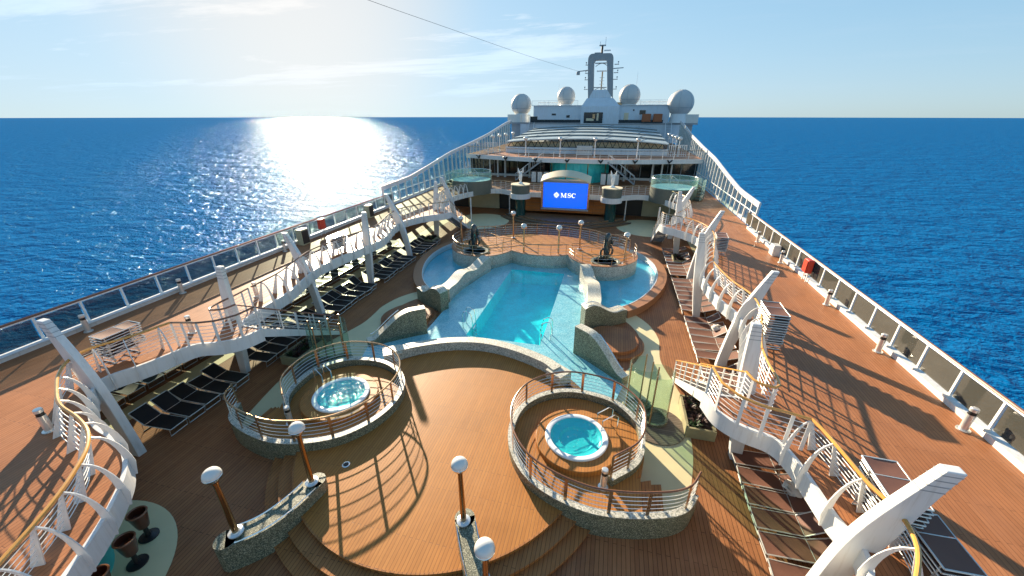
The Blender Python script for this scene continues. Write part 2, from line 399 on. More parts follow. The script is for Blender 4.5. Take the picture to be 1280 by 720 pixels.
# ------------------------------------------------------------------ plan curves (starboard half; mirrored for port)
EDGE_NEAR = [(2.2, -6), (2.6, -3), (3.6, .5), (4.55, 2.4), (5.1, 3.35), (5.6, 4.0), (6.2, 4.62), (6.95, 5.08), (7.85, 5.38), (8.9, 5.62), (9.85, 6.1),
             (10.5, 6.5), (11.1, 7.05), (11.2, 7.5), (10.85, 8.2), (10.62, 8.8), (10.48, 9.35), (10.2, 9.9), (9.5, 10.2), (8.95, 10.7), (8.7, 11.5)]
EDGE_MID = [(9.75, 11.55), (10.1, 12.0), (10.3, 13.2), (10.45, 15), (11.1, 17.2), (11.4, 18.5), (11.3, 20.4), (10.95, 22.7), (10.8, 24.5),
            (11.3, 26.4), (11.8, 28.2), (11.85, 29.8), (11.2, 31.5), (10.3, 32.6), (9.6, 33.2), (9.3, 34.0)]
EDGE_FAR = [(10.35, 34.05), (11.0, 35.5), (11.85, 38), (12.0, 41), (11.2, 43.9), (9.6, 46.6), (8.2, 47.2), (6.9, 46.5), (6.0, 45.9), (4.8, 45.75), (2.7, 46.0), (0, 46.05)]
E_N, E_M, E_F = [xy(spline(e, .2)) for e in (EDGE_NEAR, EDGE_MID, EDGE_FAR)]
EDGE_NEAR_S = [(9.9, -6), (9.8, 0), (9.6, 3), (9.75, 4.6), (10.35, 5.6), (10.85, 6.4), (10.95, 7.0), (10.75, 7.6), (10.63, 8.5)] + EDGE_NEAR[-5:]
E_NS = {-1: E_N, 1: xy(spline(EDGE_NEAR_S, .2))}
EDGE_MID_S = [(9.75, 11.55), (10.05, 12.1), (10.4, 13.5), (10.95, 15.4), (11.25, 16.7), (11.25, 17.9), (10.85, 19.3), (10.6, 21.2), (10.62, 22.4), (11.1, 24.6), (11.6, 27), (11.8, 29), (11.4, 31), (10.3, 32.6), (9.6, 33.2), (9.3, 34.0)]
E_MS = {-1: E_M, 1: xy(spline(EDGE_MID_S, .2))}
BEAM = 16.25
ST1 = (8.72, 9.73, 11.52, 16.25)      # near stair: x0, x1, y top, y foot
ST2 = (9.32, 10.33, 34.02, 38.9)

# ------------------------------------------------------------------ sea, hull, decks
def sea_mat():
    m, nt, p = newmat('sea'); L = nt.links.new
    tc = nt.nodes.new('ShaderNodeTexCoord'); prev = None
    for sc, st, ds, stretch in ((.020, .8, 5.0, 1.7), (.075, .9, 3.2, 1.5), (.30, .95, 1.25, 1.3), (1.1, .9, .42, 1.1)):
        mp = nt.nodes.new('ShaderNodeMapping'); mp.inputs['Scale'].default_value = (sc, sc * stretch, sc); mp.inputs['Rotation'].default_value = (0, 0, R(12 + 40 * sc))
        L(tc.outputs['Object'], mp.inputs[0])
        n = nt.nodes.new('ShaderNodeTexNoise'); n.inputs['Scale'].default_value = 1; n.inputs['Detail'].default_value = 3; n.inputs['Distortion'].default_value = .5
        L(mp.outputs[0], n.inputs['Vector'])
        b = nt.nodes.new('ShaderNodeBump'); b.inputs['Strength'].default_value = st; b.inputs['Distance'].default_value = ds
        L(n.outputs['Fac'], b.inputs['Height'])
        if prev: L(prev.outputs[0], b.inputs['Normal'])
        prev = b
    out = nt.nodes['Material Output']; nt.nodes.remove(p)
    d = nt.nodes.new('ShaderNodeBsdfDiffuse'); d.inputs[0].default_value = (.0002, .105, .285, 1); L(prev.outputs[0], d.inputs['Normal'])
    g = nt.nodes.new('ShaderNodeBsdfGlossy'); g.inputs[0].default_value = (.72, .88, 1, 1); g.inputs['Roughness'].default_value = .085; L(prev.outputs[0], g.inputs['Normal'])
    lw = nt.nodes.new('ShaderNodeLayerWeight'); lw.inputs['Blend'].default_value = .5; L(prev.outputs[0], lw.inputs['Normal'])
    pw = nt.nodes.new('ShaderNodeMath'); pw.operation = 'POWER'; L(lw.outputs['Facing'], pw.inputs[0]); pw.inputs[1].default_value = 5
    ma = nt.nodes.new('ShaderNodeMath'); ma.operation = 'MULTIPLY_ADD'; L(pw.outputs[0], ma.inputs[0]); ma.inputs[1].default_value = .14; ma.inputs[2].default_value = .010   # rough sea: wave shadowing keeps grazing reflection low
    mx = nt.nodes.new('ShaderNodeMixShader'); L(ma.outputs[0], mx.inputs[0]); L(d.outputs[0], mx.inputs[1]); L(g.outputs[0], mx.inputs[2]); L(mx.outputs[0], out.inputs[0])
    return m
sea = MB(); rings = [30, 120, 400, 1500, 5000, 16000]; vs = []; fs = []; N = 96
for r in rings:
    for i in range(N): vs.append(V(r * math.cos(2 * PI * i / N), 40 + r * math.sin(2 * PI * i / N), -46))
fs.append(tuple(range(N)))
for k in range(len(rings) - 1):
    for i in range(N): fs.append((k * N + i, k * N + (i + 1) % N, (k + 1) * N + (i + 1) % N, (k + 1) * N + i))
struct('sea', sea.faces(vs, fs), sea_mat())

h = MB()
HY = [(-16.4, -30), (-16.4, 70), (-16.9, 88), (-13, 112), (0, 150), (13, 112), (16.9, 88), (16.4, 70), (16.4, -30)]
vs = [V(x, y, -47) for x, y in HY] + [V(x, y, -2.5) for x, y in HY]; k = len(HY)
struct('hull', h.faces(vs, [(i, (i + 1) % k, k + (i + 1) % k, k + i) for i in range(k)] + [tuple(range(k, 2 * k))]), M['hullwhite'])

# pool deck, with the opening of the swimming basin
PX0, PX1, PY0, PY1 = -1.9, 2.25, 17.55, 28.0
d = MB()
for x0, x1, y0, y1 in ((-16.2, PX0, -8, 60), (PX1, 16.2, -8, 60), (PX0, PX1, -8, PY0), (PX0, PX1, PY1, 60)):
    d.sheet([(x0, y0), (x1, y0), (x1, y1), (x0, y1)], 0)
struct('pool_deck', d, M['pooldeck'])

# promenade deck: two halves, each a slab with its white wavy fascia as a part
for s in (-1, 1):
    inner = E_NS[s] + E_MS[s] + E_F
    poly = inner + [(0, 60), (BEAM, 60), (BEAM, -6)]
    poly = mir(poly, s)
    o = struct('promenade_deck', MB().sheet(poly, ZU), M['promdeck'])
    ce = MB().sheet(mir(offs(inner, -.02) + [(0, 60), (BEAM, 60), (BEAM, -6)], s), ZU - .12); c_ = ce.build('deckhead', M['ceil'], o)
    f = MB()
    for seg in (E_NS[s], E_MS[s], E_F): f.band(mir(offs(seg, .02 ), s), .10, ZU - .52, ZU + .05, smooth=True)
    f.beam((s * ST1[0], ST1[2] + .03, ZU - .12), (s * ST1[1], ST1[2] + .03, ZU - .12), .06, .3)
    f.beam((s * ST2[0], ST2[2] + .03, ZU - .12), (s * ST2[1], ST2[2] + .03, ZU - .12), .06, .3)
    f.build('fascia', M['white'], o)

# outer walls of the pool deck below the promenades, with big windows to the sea
for s in (-1, 1):
    t = thing('outer_wall', 'white outer wall with tall windows under the promenade on the ' + SIDE[s], 'wall', (s * 16.2, 25, 0))
    w = MB(); y = -6.
    while y < 48:
        w.box((s * 16.2, y + .35, 1.39), (.12, .7, 2.77)); y += 2.6
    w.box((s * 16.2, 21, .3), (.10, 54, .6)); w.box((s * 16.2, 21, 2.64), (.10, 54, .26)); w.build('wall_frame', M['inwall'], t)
    g = MB(); g.box((s * 16.2, 21, 1.55), (.02, 54, 1.9)); g.build('window_glass', M['screenglass'], t)
# cream walkway between the rows of loungers below each promenade
for s in (-1, 1):
    pth = MB().sheet([(s * 12.75, 6), (s * 13.75, 6), (s * 13.75, 44), (s * 12.75, 44)], .005)
    struct('cream_walkway', pth, M['cream'])

# cream paths beside the spas and the pool
CR = [(8.3, 9.0), (8.6, 10.3), (8.88, 11.7), (8.95, 13), (9.0, 14.7), (8.75, 15.9), (8.33, 17.6), (8.35, 18.9), (8.4, 19.9), (8.0, 21.4), (7.1, 22.7), (6.5, 23.0)]
CI = [(6.4, 21.9), (7.0, 21.0), (7.4, 19.7), (7.25, 17.7), (6.3, 15.6), (6.2, 13.0), (6.6, 9.2)]
for s in (-1, 1):
    struct('cream_path', MB().sheet(mir(xy(spline(CR, .3)) + xy(spline(CI, .3)), s), .006), M['cream'])
    struct('bar_floor', MB().sheet([(s * 8.0 + 2.95 * math.cos(a * PI / 32), 2.65 + 2.95 * math.sin(a * PI / 32)) for a in range(64)], .006), M['cream'])
    cx, cy = (-9.3, 42.6) if s < 0 else (9.3, 44.0)
    struct('cream_terrace', MB().sheet([(cx + 3.3 * math.cos(a * PI / 32), cy + 3.6 * math.sin(a * PI / 32)) for a in range(64)], .006), M['cream'])

# ------------------------------------------------------------------ round dance platform and its steps
t = thing('dance_platform', 'large round golden teak platform between the two whirlpools with curved steps', 'platform', (0, 10.5, 0))
PC = (0, 10.5)
MB().disc(PC, 5.2, .34, .5, 128).build('platform_top', M['platdeck'], t)
MB().disc(PC, 5.62, .17, .34, 128).build('step', M['stepwood'], t)
MB().disc(PC, 6.02, .003, .17, 128).build('step', M['stepwood'], t)
for r, z in ((5.21, .5), (5.63, .34), (6.03, .17)):
    q = MB(); q.band([(PC[0] + r * math.cos(2 * PI * i / 128), PC[1] + r * math.sin(2 * PI * i / 128)) for i in range(128)], .05, z - .035, z + .004, closed=True, smooth=True)
    q.build('nosing', M['stepwood'], t)
for (x, y) in ((-2.62, 8.0), (3.35, 9.0)):
    f = thing('deck_drain', 'small round steel drain set in the golden platform beside the ' + ('foaming' if x < 0 else 'calm') + ' whirlpool', 'drain', (x, y, .5))
    MB().lathe([(.0, .012 + .5), (.10, .012 + .5), (.13, .008 + .5), (.13, .5)], 24, (x, y)).build('drain_rim', M['chrome'], f)
    MB().disc((x, y), .085, .5, .516, 24).build('drain_cover', M['blackmetal'], f)

# ------------------------------------------------------------------ railings
def polyrail(name, label, cat, pts, h=.98, every=1.1, bars=5, hand='gold', post='white', wire='whitemetal', rh=.035, rp=.022, group=None, fin=0, wr=.011, lean=0., postw=None):
    """pts: floor points (Vector). fin=+-1: fin blades and arched brackets on that side of the path"""
    base = pts[len(pts) // 2]
    t = thing(name, label, cat, (base.x, base.y, base.z), 0, group)
    P2 = xy(pts); nrm = []
    for i in range(len(P2)):
        a = P2[max(0, i - 1)]; b = P2[min(len(P2) - 1, i + 1)]
        dx, dy = b[0] - a[0], b[1] - a[1]; l = math.hypot(dx, dy) or 1; nrm.append(V(-dy / l, dx / l, 0))
    MB().tube([p + V(0, 0, h) for p in pts], rh, 8).build('handrail', M[hand], t)
    for b in range(bars):
        z = h * (b + 1) / (bars + 1) - (.03 if not fin else .02)
        q = -.30 * (1 - z / h) if fin else 0
        MB().tube([p + nrm[i] * (q * (fin or 1)) + V(0, 0, z) for i, p in enumerate(pts)], wr, 4).build('rail_bar', M[wire], t)
    L = 0.; acc = every * .5; idx = []
    for i in range(1, len(pts)):
        L += (pts[i] - pts[i - 1]).length
        if L >= acc: idx.append(i); acc += every
    if not fin: idx = [0] + [i for i in idx if i > 1 and i < len(pts) - 2] + [len(pts) - 1]
    for i in idx:
        p = pts[i]; n = nrm[i] * (fin or 1); tt = V(-n.y, n.x, 0)
        if fin:
            MB().ribbon([((-.44, 0), (-.20, 0)), ((-.03, h - .01), (.03, h - .01))], .028, p, n, tt).build('fin_post', M[post], t)
            pr = []
            for k in range(9):
                a = PI / 2 * k / 8; c, s_ = math.cos(a), math.sin(a); w = .03 + .065 * (k / 8) ** 1.5
                pr.append(((-.0 + (.44 - w) * s_, -.12 + (1.06 + .08 - w) * c), (.44 + w * .1) * s_ and (((.44 + w) * s_, -.12 + (1.06 + .08 + w * .3) * c))) if k else ((0, h - .09), (0, h + .01)))
            pr.append(((.33, -.52), (.46, -.52)))
            MB().ribbon(pr, .028, p, n, tt).build('arched_bracket', M[post], t)
        else:
            if postw: MB().ribbon([((-postw / 2, 0), (postw / 2, 0)), ((-postw / 2, h - .01), (postw / 2, h - .01))], .02, p, tt, n).build('post', M[post], t)
            else: MB().tube([p, p + V(0, 0, h)], rp, 6).build('post', M[post], t)
    return t

def at(path, z): return [V(x, y, z) for x, y in path]
PR_N = [(2.0, -5.9)] and offs(E_N, -.34)      # promenade handrail line, set back from the edge
for s in (-1, 1):
    nm = SIDE[s]
    near = [p for p in resample([V(*q, 0) for q in offs(E_NS[s], -.34)], .2)]
    nl = [V(p.x * s, p.y, ZU) for p in near]
    # fins up to the landing, plain posts round the landing
    k = next(i for i, p in enumerate(near) if p.y > 9.5)
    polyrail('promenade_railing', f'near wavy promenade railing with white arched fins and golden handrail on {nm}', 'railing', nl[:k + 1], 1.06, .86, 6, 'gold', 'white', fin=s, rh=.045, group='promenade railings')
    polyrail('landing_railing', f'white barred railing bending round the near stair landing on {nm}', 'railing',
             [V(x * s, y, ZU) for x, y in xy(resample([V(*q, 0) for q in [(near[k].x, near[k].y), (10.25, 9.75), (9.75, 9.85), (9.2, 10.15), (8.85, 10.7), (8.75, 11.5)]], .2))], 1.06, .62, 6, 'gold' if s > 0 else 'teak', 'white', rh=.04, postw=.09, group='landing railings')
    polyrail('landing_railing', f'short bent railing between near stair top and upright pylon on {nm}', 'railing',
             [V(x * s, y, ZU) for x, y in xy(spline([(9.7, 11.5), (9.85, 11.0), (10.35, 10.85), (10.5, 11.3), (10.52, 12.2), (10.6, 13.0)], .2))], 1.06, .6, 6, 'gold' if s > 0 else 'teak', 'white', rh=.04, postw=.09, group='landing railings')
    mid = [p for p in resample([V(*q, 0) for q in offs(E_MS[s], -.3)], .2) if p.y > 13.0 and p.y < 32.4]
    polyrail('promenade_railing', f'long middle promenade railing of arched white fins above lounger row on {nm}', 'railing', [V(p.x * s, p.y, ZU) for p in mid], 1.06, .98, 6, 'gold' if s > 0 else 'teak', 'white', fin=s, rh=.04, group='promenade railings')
    polyrail('landing_railing', f'barred railing around the far stair landing on {nm}', 'railing',
             [V(x * s, y, ZU) for x, y in xy(spline([(10.7, 32.4), (9.9, 33.0), (9.45, 33.5), (9.37, 34.0)], .2))], 1.06, .5, 6, 'bronze', 'white', postw=.08, group='landing railings')
    far = [p for p in resample([V(*q, 0) for q in offs(E_F, -.25)], .25) if not (s < 0 and False)]
    ka = next(i for i, p in enumerate(far) if p.y > 44.4)
    polyrail('promenade_railing', f'far promenade railing of fins curving towards the stage on {nm}', 'railing', [V(p.x * s, p.y, ZU) for p in far[:ka]], 1.06, .98, 5, 'bronze', 'white', fin=s, group='promenade railings')
    kb = [i for i, p in enumerate(far) if p.x < 9.4 and p.x > 6.2]
    polyrail('stage_balcony_railing', f'balcony railing between pale glass whirlpool and sculpture drum on {nm}', 'railing', [V(far[i].x * s, far[i].y, ZU) for i in kb], 1.0, .8, 4, 'bronze', 'white', group='balcony railings')
    kb = [i for i, p in enumerate(far) if p.x < 4.5 and p.x > 2.4]
    polyrail('stage_balcony_railing', f'short balcony railing between blue screen and sculpture drum on {nm}', 'railing', [V(far[i].x * s, far[i].y, ZU) for i in kb], 1.0, .7, 4, 'bronze', 'white', group='balcony railings')

# stairs from the promenade down to the pool deck
for s in (-1, 1):
    for (x0, x1, ya, yb), which in ((ST1, 'near'), (ST2, 'far')):
        t = thing('stairway', f'{which} white stairway from promenade down to pool deck on {SIDE[s]}', 'stairs', (s * (x0 + x1) / 2, (ya + yb) / 2, 0), 0, 'stairways')
        n = 16
        for xx in (x0, x1):
            q = MB(); q.faces([V(s * xx + e, y, z) for e in (-.025, .025) for y, z in ((ya, ZU + .04), (yb + .25, .02), (yb - .15, .02), (ya, ZU - .38))],
                              [(0, 1, 2, 3), (7, 6, 5, 4), (0, 4, 5, 1), (1, 5, 6, 2), (2, 6, 7, 3), (3, 7, 4, 0)])
            q.build('stringer', M['white'], t)
        for i in range(n):
            u = (i + .8) / (n + .6)
            MB().box((s * (x0 + x1) / 2, ya + (yb - ya) * u, ZU * (1 - u) + .0), (x1 - x0 - .06, .27, .04)).build('tread', M['tread'], t)
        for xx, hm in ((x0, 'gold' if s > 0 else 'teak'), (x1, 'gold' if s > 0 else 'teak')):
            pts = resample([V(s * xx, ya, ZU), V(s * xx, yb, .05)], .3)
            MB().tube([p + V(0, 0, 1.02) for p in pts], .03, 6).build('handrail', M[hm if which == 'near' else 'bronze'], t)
            for b in range(4): MB().tube([p + V(0, 0, .2 * (b + 1)) for p in (pts[0], pts[-1])], .011, 4).build('rail_bar', M['whitemetal'], t)
            for i in range(0, 6):
                p = pts[round(i * (len(pts) - 1) / 5)]; MB().beam(p, p + V(0, 0, 1.02), .05, .03).build('post', M['white'], t)

# ------------------------------------------------------------------ pylons
def pylon_mesh(s, y, lean, bx, tx, hgt):
    """tapered blade in the x-z plane: a fat leaning one or a slim upright one"""
    m = MB(); pr = []; K = 16
    for i in range(K + 1):
        t = i / K; z = hgt * t
        if lean: c = bx + (tx - bx) * (.25 * t + .75 * t ** 2); wb = .47 if y < 8 else .42; w = wb * (1 + .52 * math.exp(-((t - .62) / .25) ** 2)) - .18 * t ** 2; th = .28
        else: c = bx + (tx - bx) * t; w = .36 + .24 * math.sin(PI * t * .95) - .13 * t; th = .26
        pr.append((c - w / 2, c + w / 2, z, th * (1 - .25 * t)))
    vs = []
    for a, b, z, th in pr: vs += [V(s * a, y - th / 2, z), V(s * b, y - th / 2, z), V(s * b, y + th / 2, z), V(s * a, y + th / 2, z)]
    fs = [(0, 3, 2, 1), (4 * K, 4 * K + 1, 4 * K + 2, 4 * K + 3)]
    for i in range(K):
        for k in range(4): fs.append((i * 4 + k, i * 4 + (k + 1) % 4, i * 4 + 4 + (k + 1) % 4, i * 4 + 4 + k))
    return m.faces(vs, fs), pr
PYL = [(7.0, 1, (10.6, 11.9), (10.45, 11.65), 5.3, 'nearest big leaning white pylon blade'), (12.0, 0, (11.0, 10.55), (10.3, 9.8), 5.4, 'upright white pylon by the near stair landing'), (17.6, 1, (11.1, 12.42), (10.93, 12.15), 5.2, 'second leaning white pylon blade'),
       (23.0, 0, (11.2, 10.9), (10.8, 10.2), 5.25, 'upright white pylon between two leaning blades'), (29.0, 1, (11.2, 12.8), (11.3, 12.55), 5.3, 'third leaning white pylon blade'), (34.9, 0, (11.35, 11.0), (11.1, 10.6), 5.5, 'upright white pylon next to the far stair'), (40.3, 1, (11.4, 12.8), (11.2, 12.6), 5.1, 'farthest, smallest leaning white pylon blade')]
for s in (-1, 1):
    for y, lean, lp, rp_, hg, lab in PYL:
        bx, tx = lp if s < 0 else rp_
        t = thing('pylon', f'{lab}, {SIDE[s]}', 'pylon', (s * bx, y, 0), 0, 'white pylons along the promenades')
        m, pr = pylon_mesh(s, y, lean, bx, tx, hg); m.build('blade', M['white'], t, bevel=.025)
        for k in range(4):
            i = 15.7 - k * .42; a, b, z, th = [pr[int(i)][q] + (pr[min(16, int(i) + 1)][q] - pr[int(i)][q]) * (i - int(i)) for q in range(4)]
            MB().box((s * (a + b) / 2, y, z), (b - a + .006, th + .006, .022)).build('tip_groove', M['rawgrey'], t)

# ------------------------------------------------------------------ outer balustrades of the promenades
def T(y):
    P = [(34.5, 4.95), (40, 5.12), (45, 5.75), (52, 6.75), (60, 7.45), (70, 8.45), (80, 9.8), (86, 10.4)]
    for (a, b), (c, d_) in zip(P, P[1:]):
        if y <= c: return b + (d_ - b) * (y - a) / (c - a)
    return P[-1][1]
for s in (-1, 1):
    X = s * 16.1
    t = thing('balustrade', f'long promenade balustrade of smoked glass panels and posts on {SIDE[s]}', 'balustrade', (X, 16, ZU))
    MB().box((X, 16.2, ZU + .09), (.34, 36.4, .18)).build('kerb', M['ledge'], t)
    if s < 0: MB().tube([(X + .22, -2, ZU + .22), (X + .22, 34.2, ZU + .22)], .07, 8).build('kerb_pipe', M['shipblue'], t)
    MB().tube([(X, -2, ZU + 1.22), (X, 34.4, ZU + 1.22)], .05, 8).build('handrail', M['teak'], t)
    MB().tube([(X, -2, ZU + 1.15), (X, 34.4, ZU + 1.15)], .03, 6).build('top_channel', M['whitemetal'], t)
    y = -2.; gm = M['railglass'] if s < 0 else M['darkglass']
    while y < 34.3:
        p = MB(); p.beam((X - s * .02, y, ZU + .15), (X, y, ZU + 1.15), .07, .07); p.box((X - s * .10, y, ZU + .21), (.2, .14, .08)); p.build('post', M['whitemetal'], t)
        MB().box((X, y + .75, ZU + .68), (.02, 1.34, .84)).build('glass_panel', gm, t); y += 1.5
    # tall windscreen beyond it
    t = thing('windscreen', f'tall slanting windscreen of glazed frames rising towards the bow on {SIDE[s]}', 'windscreen', (s * 16.5, 60, ZU))
    ys = [34.5 + 1.5 * i for i in range(35)]
    q = MB()
    for a, b in zip(ys, ys[1:]):
        za, zb = T(a), T(b)
        q.faces([V(s * 16.5 + e, y_, z_) for e in (-.06, .06) for y_, z_ in ((a, za), (b, zb), (b, zb - .42), (a, za - .42))], [(0, 1, 2, 3), (7, 6, 5, 4), (0, 4, 5, 1), (2, 6, 7, 3), (0, 3, 7, 4), (1, 5, 6, 2)])
    q.build('top_band', M['shipblue'] if s < 0 else M['white'], t)
    for a, b in zip(ys, ys[1:]):
        MB().beam((s * 16.36, a, ZU), (s * 16.5, a, T(a) - .05), .16, .13).build('post', M['white'], t)
        zt = min(T(a), T(b)) - .42
        MB().box((s * 16.5, (a + b) / 2, (ZU + .25 + zt) / 2), (.02, 1.36, zt - ZU - .25)).build('glass_panel', M['screenglass'], t)
    MB().box((s * 16.45, 60, ZU + .12), (.2, 51, .24)).build('kerb', M['white'], t)
    MB().tube([(s * 16.38, 34.5, ZU + 1.15), (s * 16.38, 85, ZU + 1.15)], .035, 6).build('mid_rail', M['whitemetal'], t)

# bollard lamps, lockers and boxes along the balustrades
def bollard(x, y, z, lab):
    t = thing('bollard_light', lab, 'bollard', (x, y, z), 0, 'steel bollard lights')
    MB().lathe([(.0, z + .004), (.16, z + .004), (.16, z + .03), (.10, z + .035), (.10, z + .56)], 20, (x, y)).build('bollard_tube', M['wire'], t)
    MB().lathe([(.088, z + .56), (.088, z + .68)], 20, (x, y)).build('lens', M['darkwall'], t)
    MB().lathe([(.0, z + .67), (.10, z + .67), (.10, z + .76), (.085, z + .78), (0, z + .785)], 20, (x, y)).build('cap', M['wire'], t)
for y, lab in ((7.6, 'steel bollard light nearest the camera beside dark glass balustrade'), (11.6, 'steel bollard light where a pylon shadow meets the dark glass balustrade'), (15.8, 'steel bollard light second beyond the pylon shadow by dark glass balustrade'),
               (20.0, 'steel bollard light just nearer than the red locker'), (26.0, 'steel bollard light between red locker and white windscreen end'), (30.5, 'steel bollard light at the end of the dark glass balustrade')):
    bollard(15.62, y, ZU, lab)
for x, y, lab in ((-9.9, 5.2, 'steel bollard light inside the bend of the near promenade railing'), (-11.3, 10.6, 'steel bollard light opposite the near stair landing in railing shade'), (-11.6, 14.2, 'steel bollard light behind long middle railing by upright pylon'),
                  (-15.6, 9.6, 'steel bollard light against smoked glass balustrade nearest the camera'), (-15.6, 13.6, 'steel bollard light against smoked glass balustrade, second along'), (-15.6, 20.5, 'steel bollard light near the red locker at glass balustrade')):
    bollard(x, y, ZU, lab)
for x, y, lab in ((15.85, 23.2, 'bright red locker box hung on the dark glass balustrade in sun'), (-15.8, 24.6, 'red locker box hung on smoked glass balustrade against glittering sea')):
    t = thing('rescue_locker', lab, 'locker', (x, y, ZU), 0, 'red lockers')
    MB().box((x, y, ZU + .85), (.30, .52, .74)).build('locker_body', M['red'], t, bevel=.05)
    MB().box((x - math.copysign(.17, x), y, ZU + .85), (.02, .42, .62)).build('locker_door', M['red'], t)
    for dy in (-.22, .22): MB().beam((x, y + dy, ZU), (x, y + dy, ZU + .45), .05, .05).build('leg', M['whitemetal'], t)
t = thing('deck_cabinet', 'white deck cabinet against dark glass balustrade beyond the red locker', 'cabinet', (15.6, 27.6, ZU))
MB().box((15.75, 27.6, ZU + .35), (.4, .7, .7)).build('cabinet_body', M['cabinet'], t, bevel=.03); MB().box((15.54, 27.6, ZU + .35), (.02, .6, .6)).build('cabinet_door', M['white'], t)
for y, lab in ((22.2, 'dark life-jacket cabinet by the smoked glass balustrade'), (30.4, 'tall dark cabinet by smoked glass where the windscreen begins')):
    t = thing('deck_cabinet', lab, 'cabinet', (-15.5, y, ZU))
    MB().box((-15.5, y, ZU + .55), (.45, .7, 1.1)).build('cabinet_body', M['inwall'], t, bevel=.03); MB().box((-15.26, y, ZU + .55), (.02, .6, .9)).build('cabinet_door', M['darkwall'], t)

# ------------------------------------------------------------------ whirlpool spas beside the platform
SP = [(5.95, 9.25), (6.72, 10.05), (6.98, 11.0), (6.85, 12.05), (5.95, 13.0), (4.5, 13.25), (3.4, 12.85), (2.65, 12.0), (2.42, 10.9), (2.65, 9.8), (3.3, 8.85), (4.2, 8.3), (5.3, 8.02), (6.3, 8.08), (7.35, 8.35), (8.05, 8.75), (8.45, 9.4)]
SC = (4.75, 10.8)
SPs = xy(spline(SP, .18))
for s in (-1, 1):
    w = 'foaming' if s < 0 else 'calm'
    t = thing('whirlpool_terrace', f'raised round terrace with mosaic wall and {w} white-rimmed whirlpool', 'whirlpool', (s * SC[0], SC[1], 0), 0, 'whirlpool terraces')
    c = (s * SC[0], SC[1])
    nI = len(SPs)
    wl = MB(); wl.band(mir(SPs, s), .19, 0, lambda u: .86 if u < .9 else .86 - (u - .9) * 1.2, smooth=True); wl.build('mosaic_wall', M['mosaic'], t)
    cp = MB(); cp.band(mir(SPs, s), .21, lambda u: .862 if u < .9 else .862 - (u - .9) * 1.2, lambda u: .885 if u < .9 else .885 - (u - .9) * 1.2, smooth=True); cp.build('wall_coping', M['mosaiclight'], t)
    fl = MB(); fl.disc(c, 2.32, .01, .6, 64); fl.prism(mir([(4.4, 8.45), (5.3, 8.15), (6.9, 8.35), (6.9, 9.75), (6.0, 9.2), (5.3, 9.2)], s), .01, .602); fl.build('terrace_floor', M['platdeck'], t)
    MB().prism(mir([(6.9, 8.36), (7.25, 8.45), (7.25, 9.9), (6.9, 9.75)], s), .01, .41).build('step', M['stepwood'], t)
    MB().prism(mir([(7.25, 8.46), (7.6, 8.6), (7.6, 10.0), (7.25, 9.9)], s), .01, .21).build('step', M['stepwood'], t)
    MB().lathe([(1.0, .8), (1.46, .8), (1.48, .785), (1.48, .6)], 64, (s * (SC[0] + .05), SC[1] - .02)).build('step', M['platdeck'], t)
    tub = MB().lathe([(1.10, .8), (1.105, .85), (1.08, .875), (1.03, .88), (.95, .875), (.92, .865), (.90, .82)], 64, c).build('tub_rim', M['tub'], t)
    MB().lathe([(.905, .835), (.85, .77), (.70, .72), (.60, .71), (.52, .62), (0, .61)], 48, c).build('tub_basin', M['tubin'], tub)
    MB().disc(c, .905, .843, .848, 48).build('tub_water', M['foamwater'] if s < 0 else M['spawater'], tub)
    hr = MB()
    for e in (-.2, .2):
        a = R(28) if s > 0 else R(160); b = (c[0] + 1.45 * math.cos(a) - e * math.sin(a), c[1] + 1.45 * math.sin(a) + e * math.cos(a)); b2 = (c[0] + .85 * math.cos(a) - e * math.sin(a), c[1] + .85 * math.sin(a) + e * math.cos(a))
        hr.tube([V(*b, .6), V(*b, 1.55), V(*((b[0] * .7 + b2[0] * .3), (b[1] * .7 + b2[1] * .3)), 1.68), V(*b2, 1.5), V(*b2, 1.15)], .02, 6)
    hr.build('grab_rail', M['chrome'], t)
    # railing round the terrace
    pts = [V(x, y, .0) for x, y in mir(SPs, s)]
    pl = [V(p.x, p.y, .87 if i / (nI - 1) < .9 else .87 - (i / (nI - 1) - .9) * 1.2) for i, p in enumerate(pts)]
    polyrail('whirlpool_railing', f'round bronze railing with steel bars on terrace of the {w} whirlpool', 'railing', pl, .92, 1.25, 5, 'bronze' if s < 0 else 'teak', 'bronze', 'wire', rh=.032, rp=.03, group='whirlpool railings', postw=.1)
    x, y = s * 5.75, 9.1
    bollard(x, y, .6, f'steel bollard light at the stepped entrance of the {w} whirlpool terrace')

# lamp posts
def lamp(x, y, z, lab, hgt=2.0, group='globe lamps', r=.215, post='brass'):
    t = thing('globe_lamp', lab, 'lamp', (x, y, z), 0, group)
    MB().lathe([(0, z + .055), (.19, z + .055), (.19, z + .085), (.11, z + .11), (.10, z + .13), (0, z + .13)], 24, (x, y)).build('base', M['wire'], t)
    MB().lathe([(.082, z + .1), (.062, z + hgt - .12), (.085, z + hgt - .1), (.085, z + hgt - .04)], 20, (x, y)).build('post', M[post], t)
    MB().lathe([(.07, z + hgt - .05), (.12, z + hgt - .02), (r * .86, z + hgt + .06), (r * .99, z + hgt + .12), (r * 1.03, z + hgt + .15), (r * .98, z + hgt + .165)], 28, (x, y)).build('lamp_cup', M['chrome'], t)
    MB().ball((x, y, z + hgt + .17), r, 28, 16, .92).build('lamp_globe', M['globe'], t)
    return t

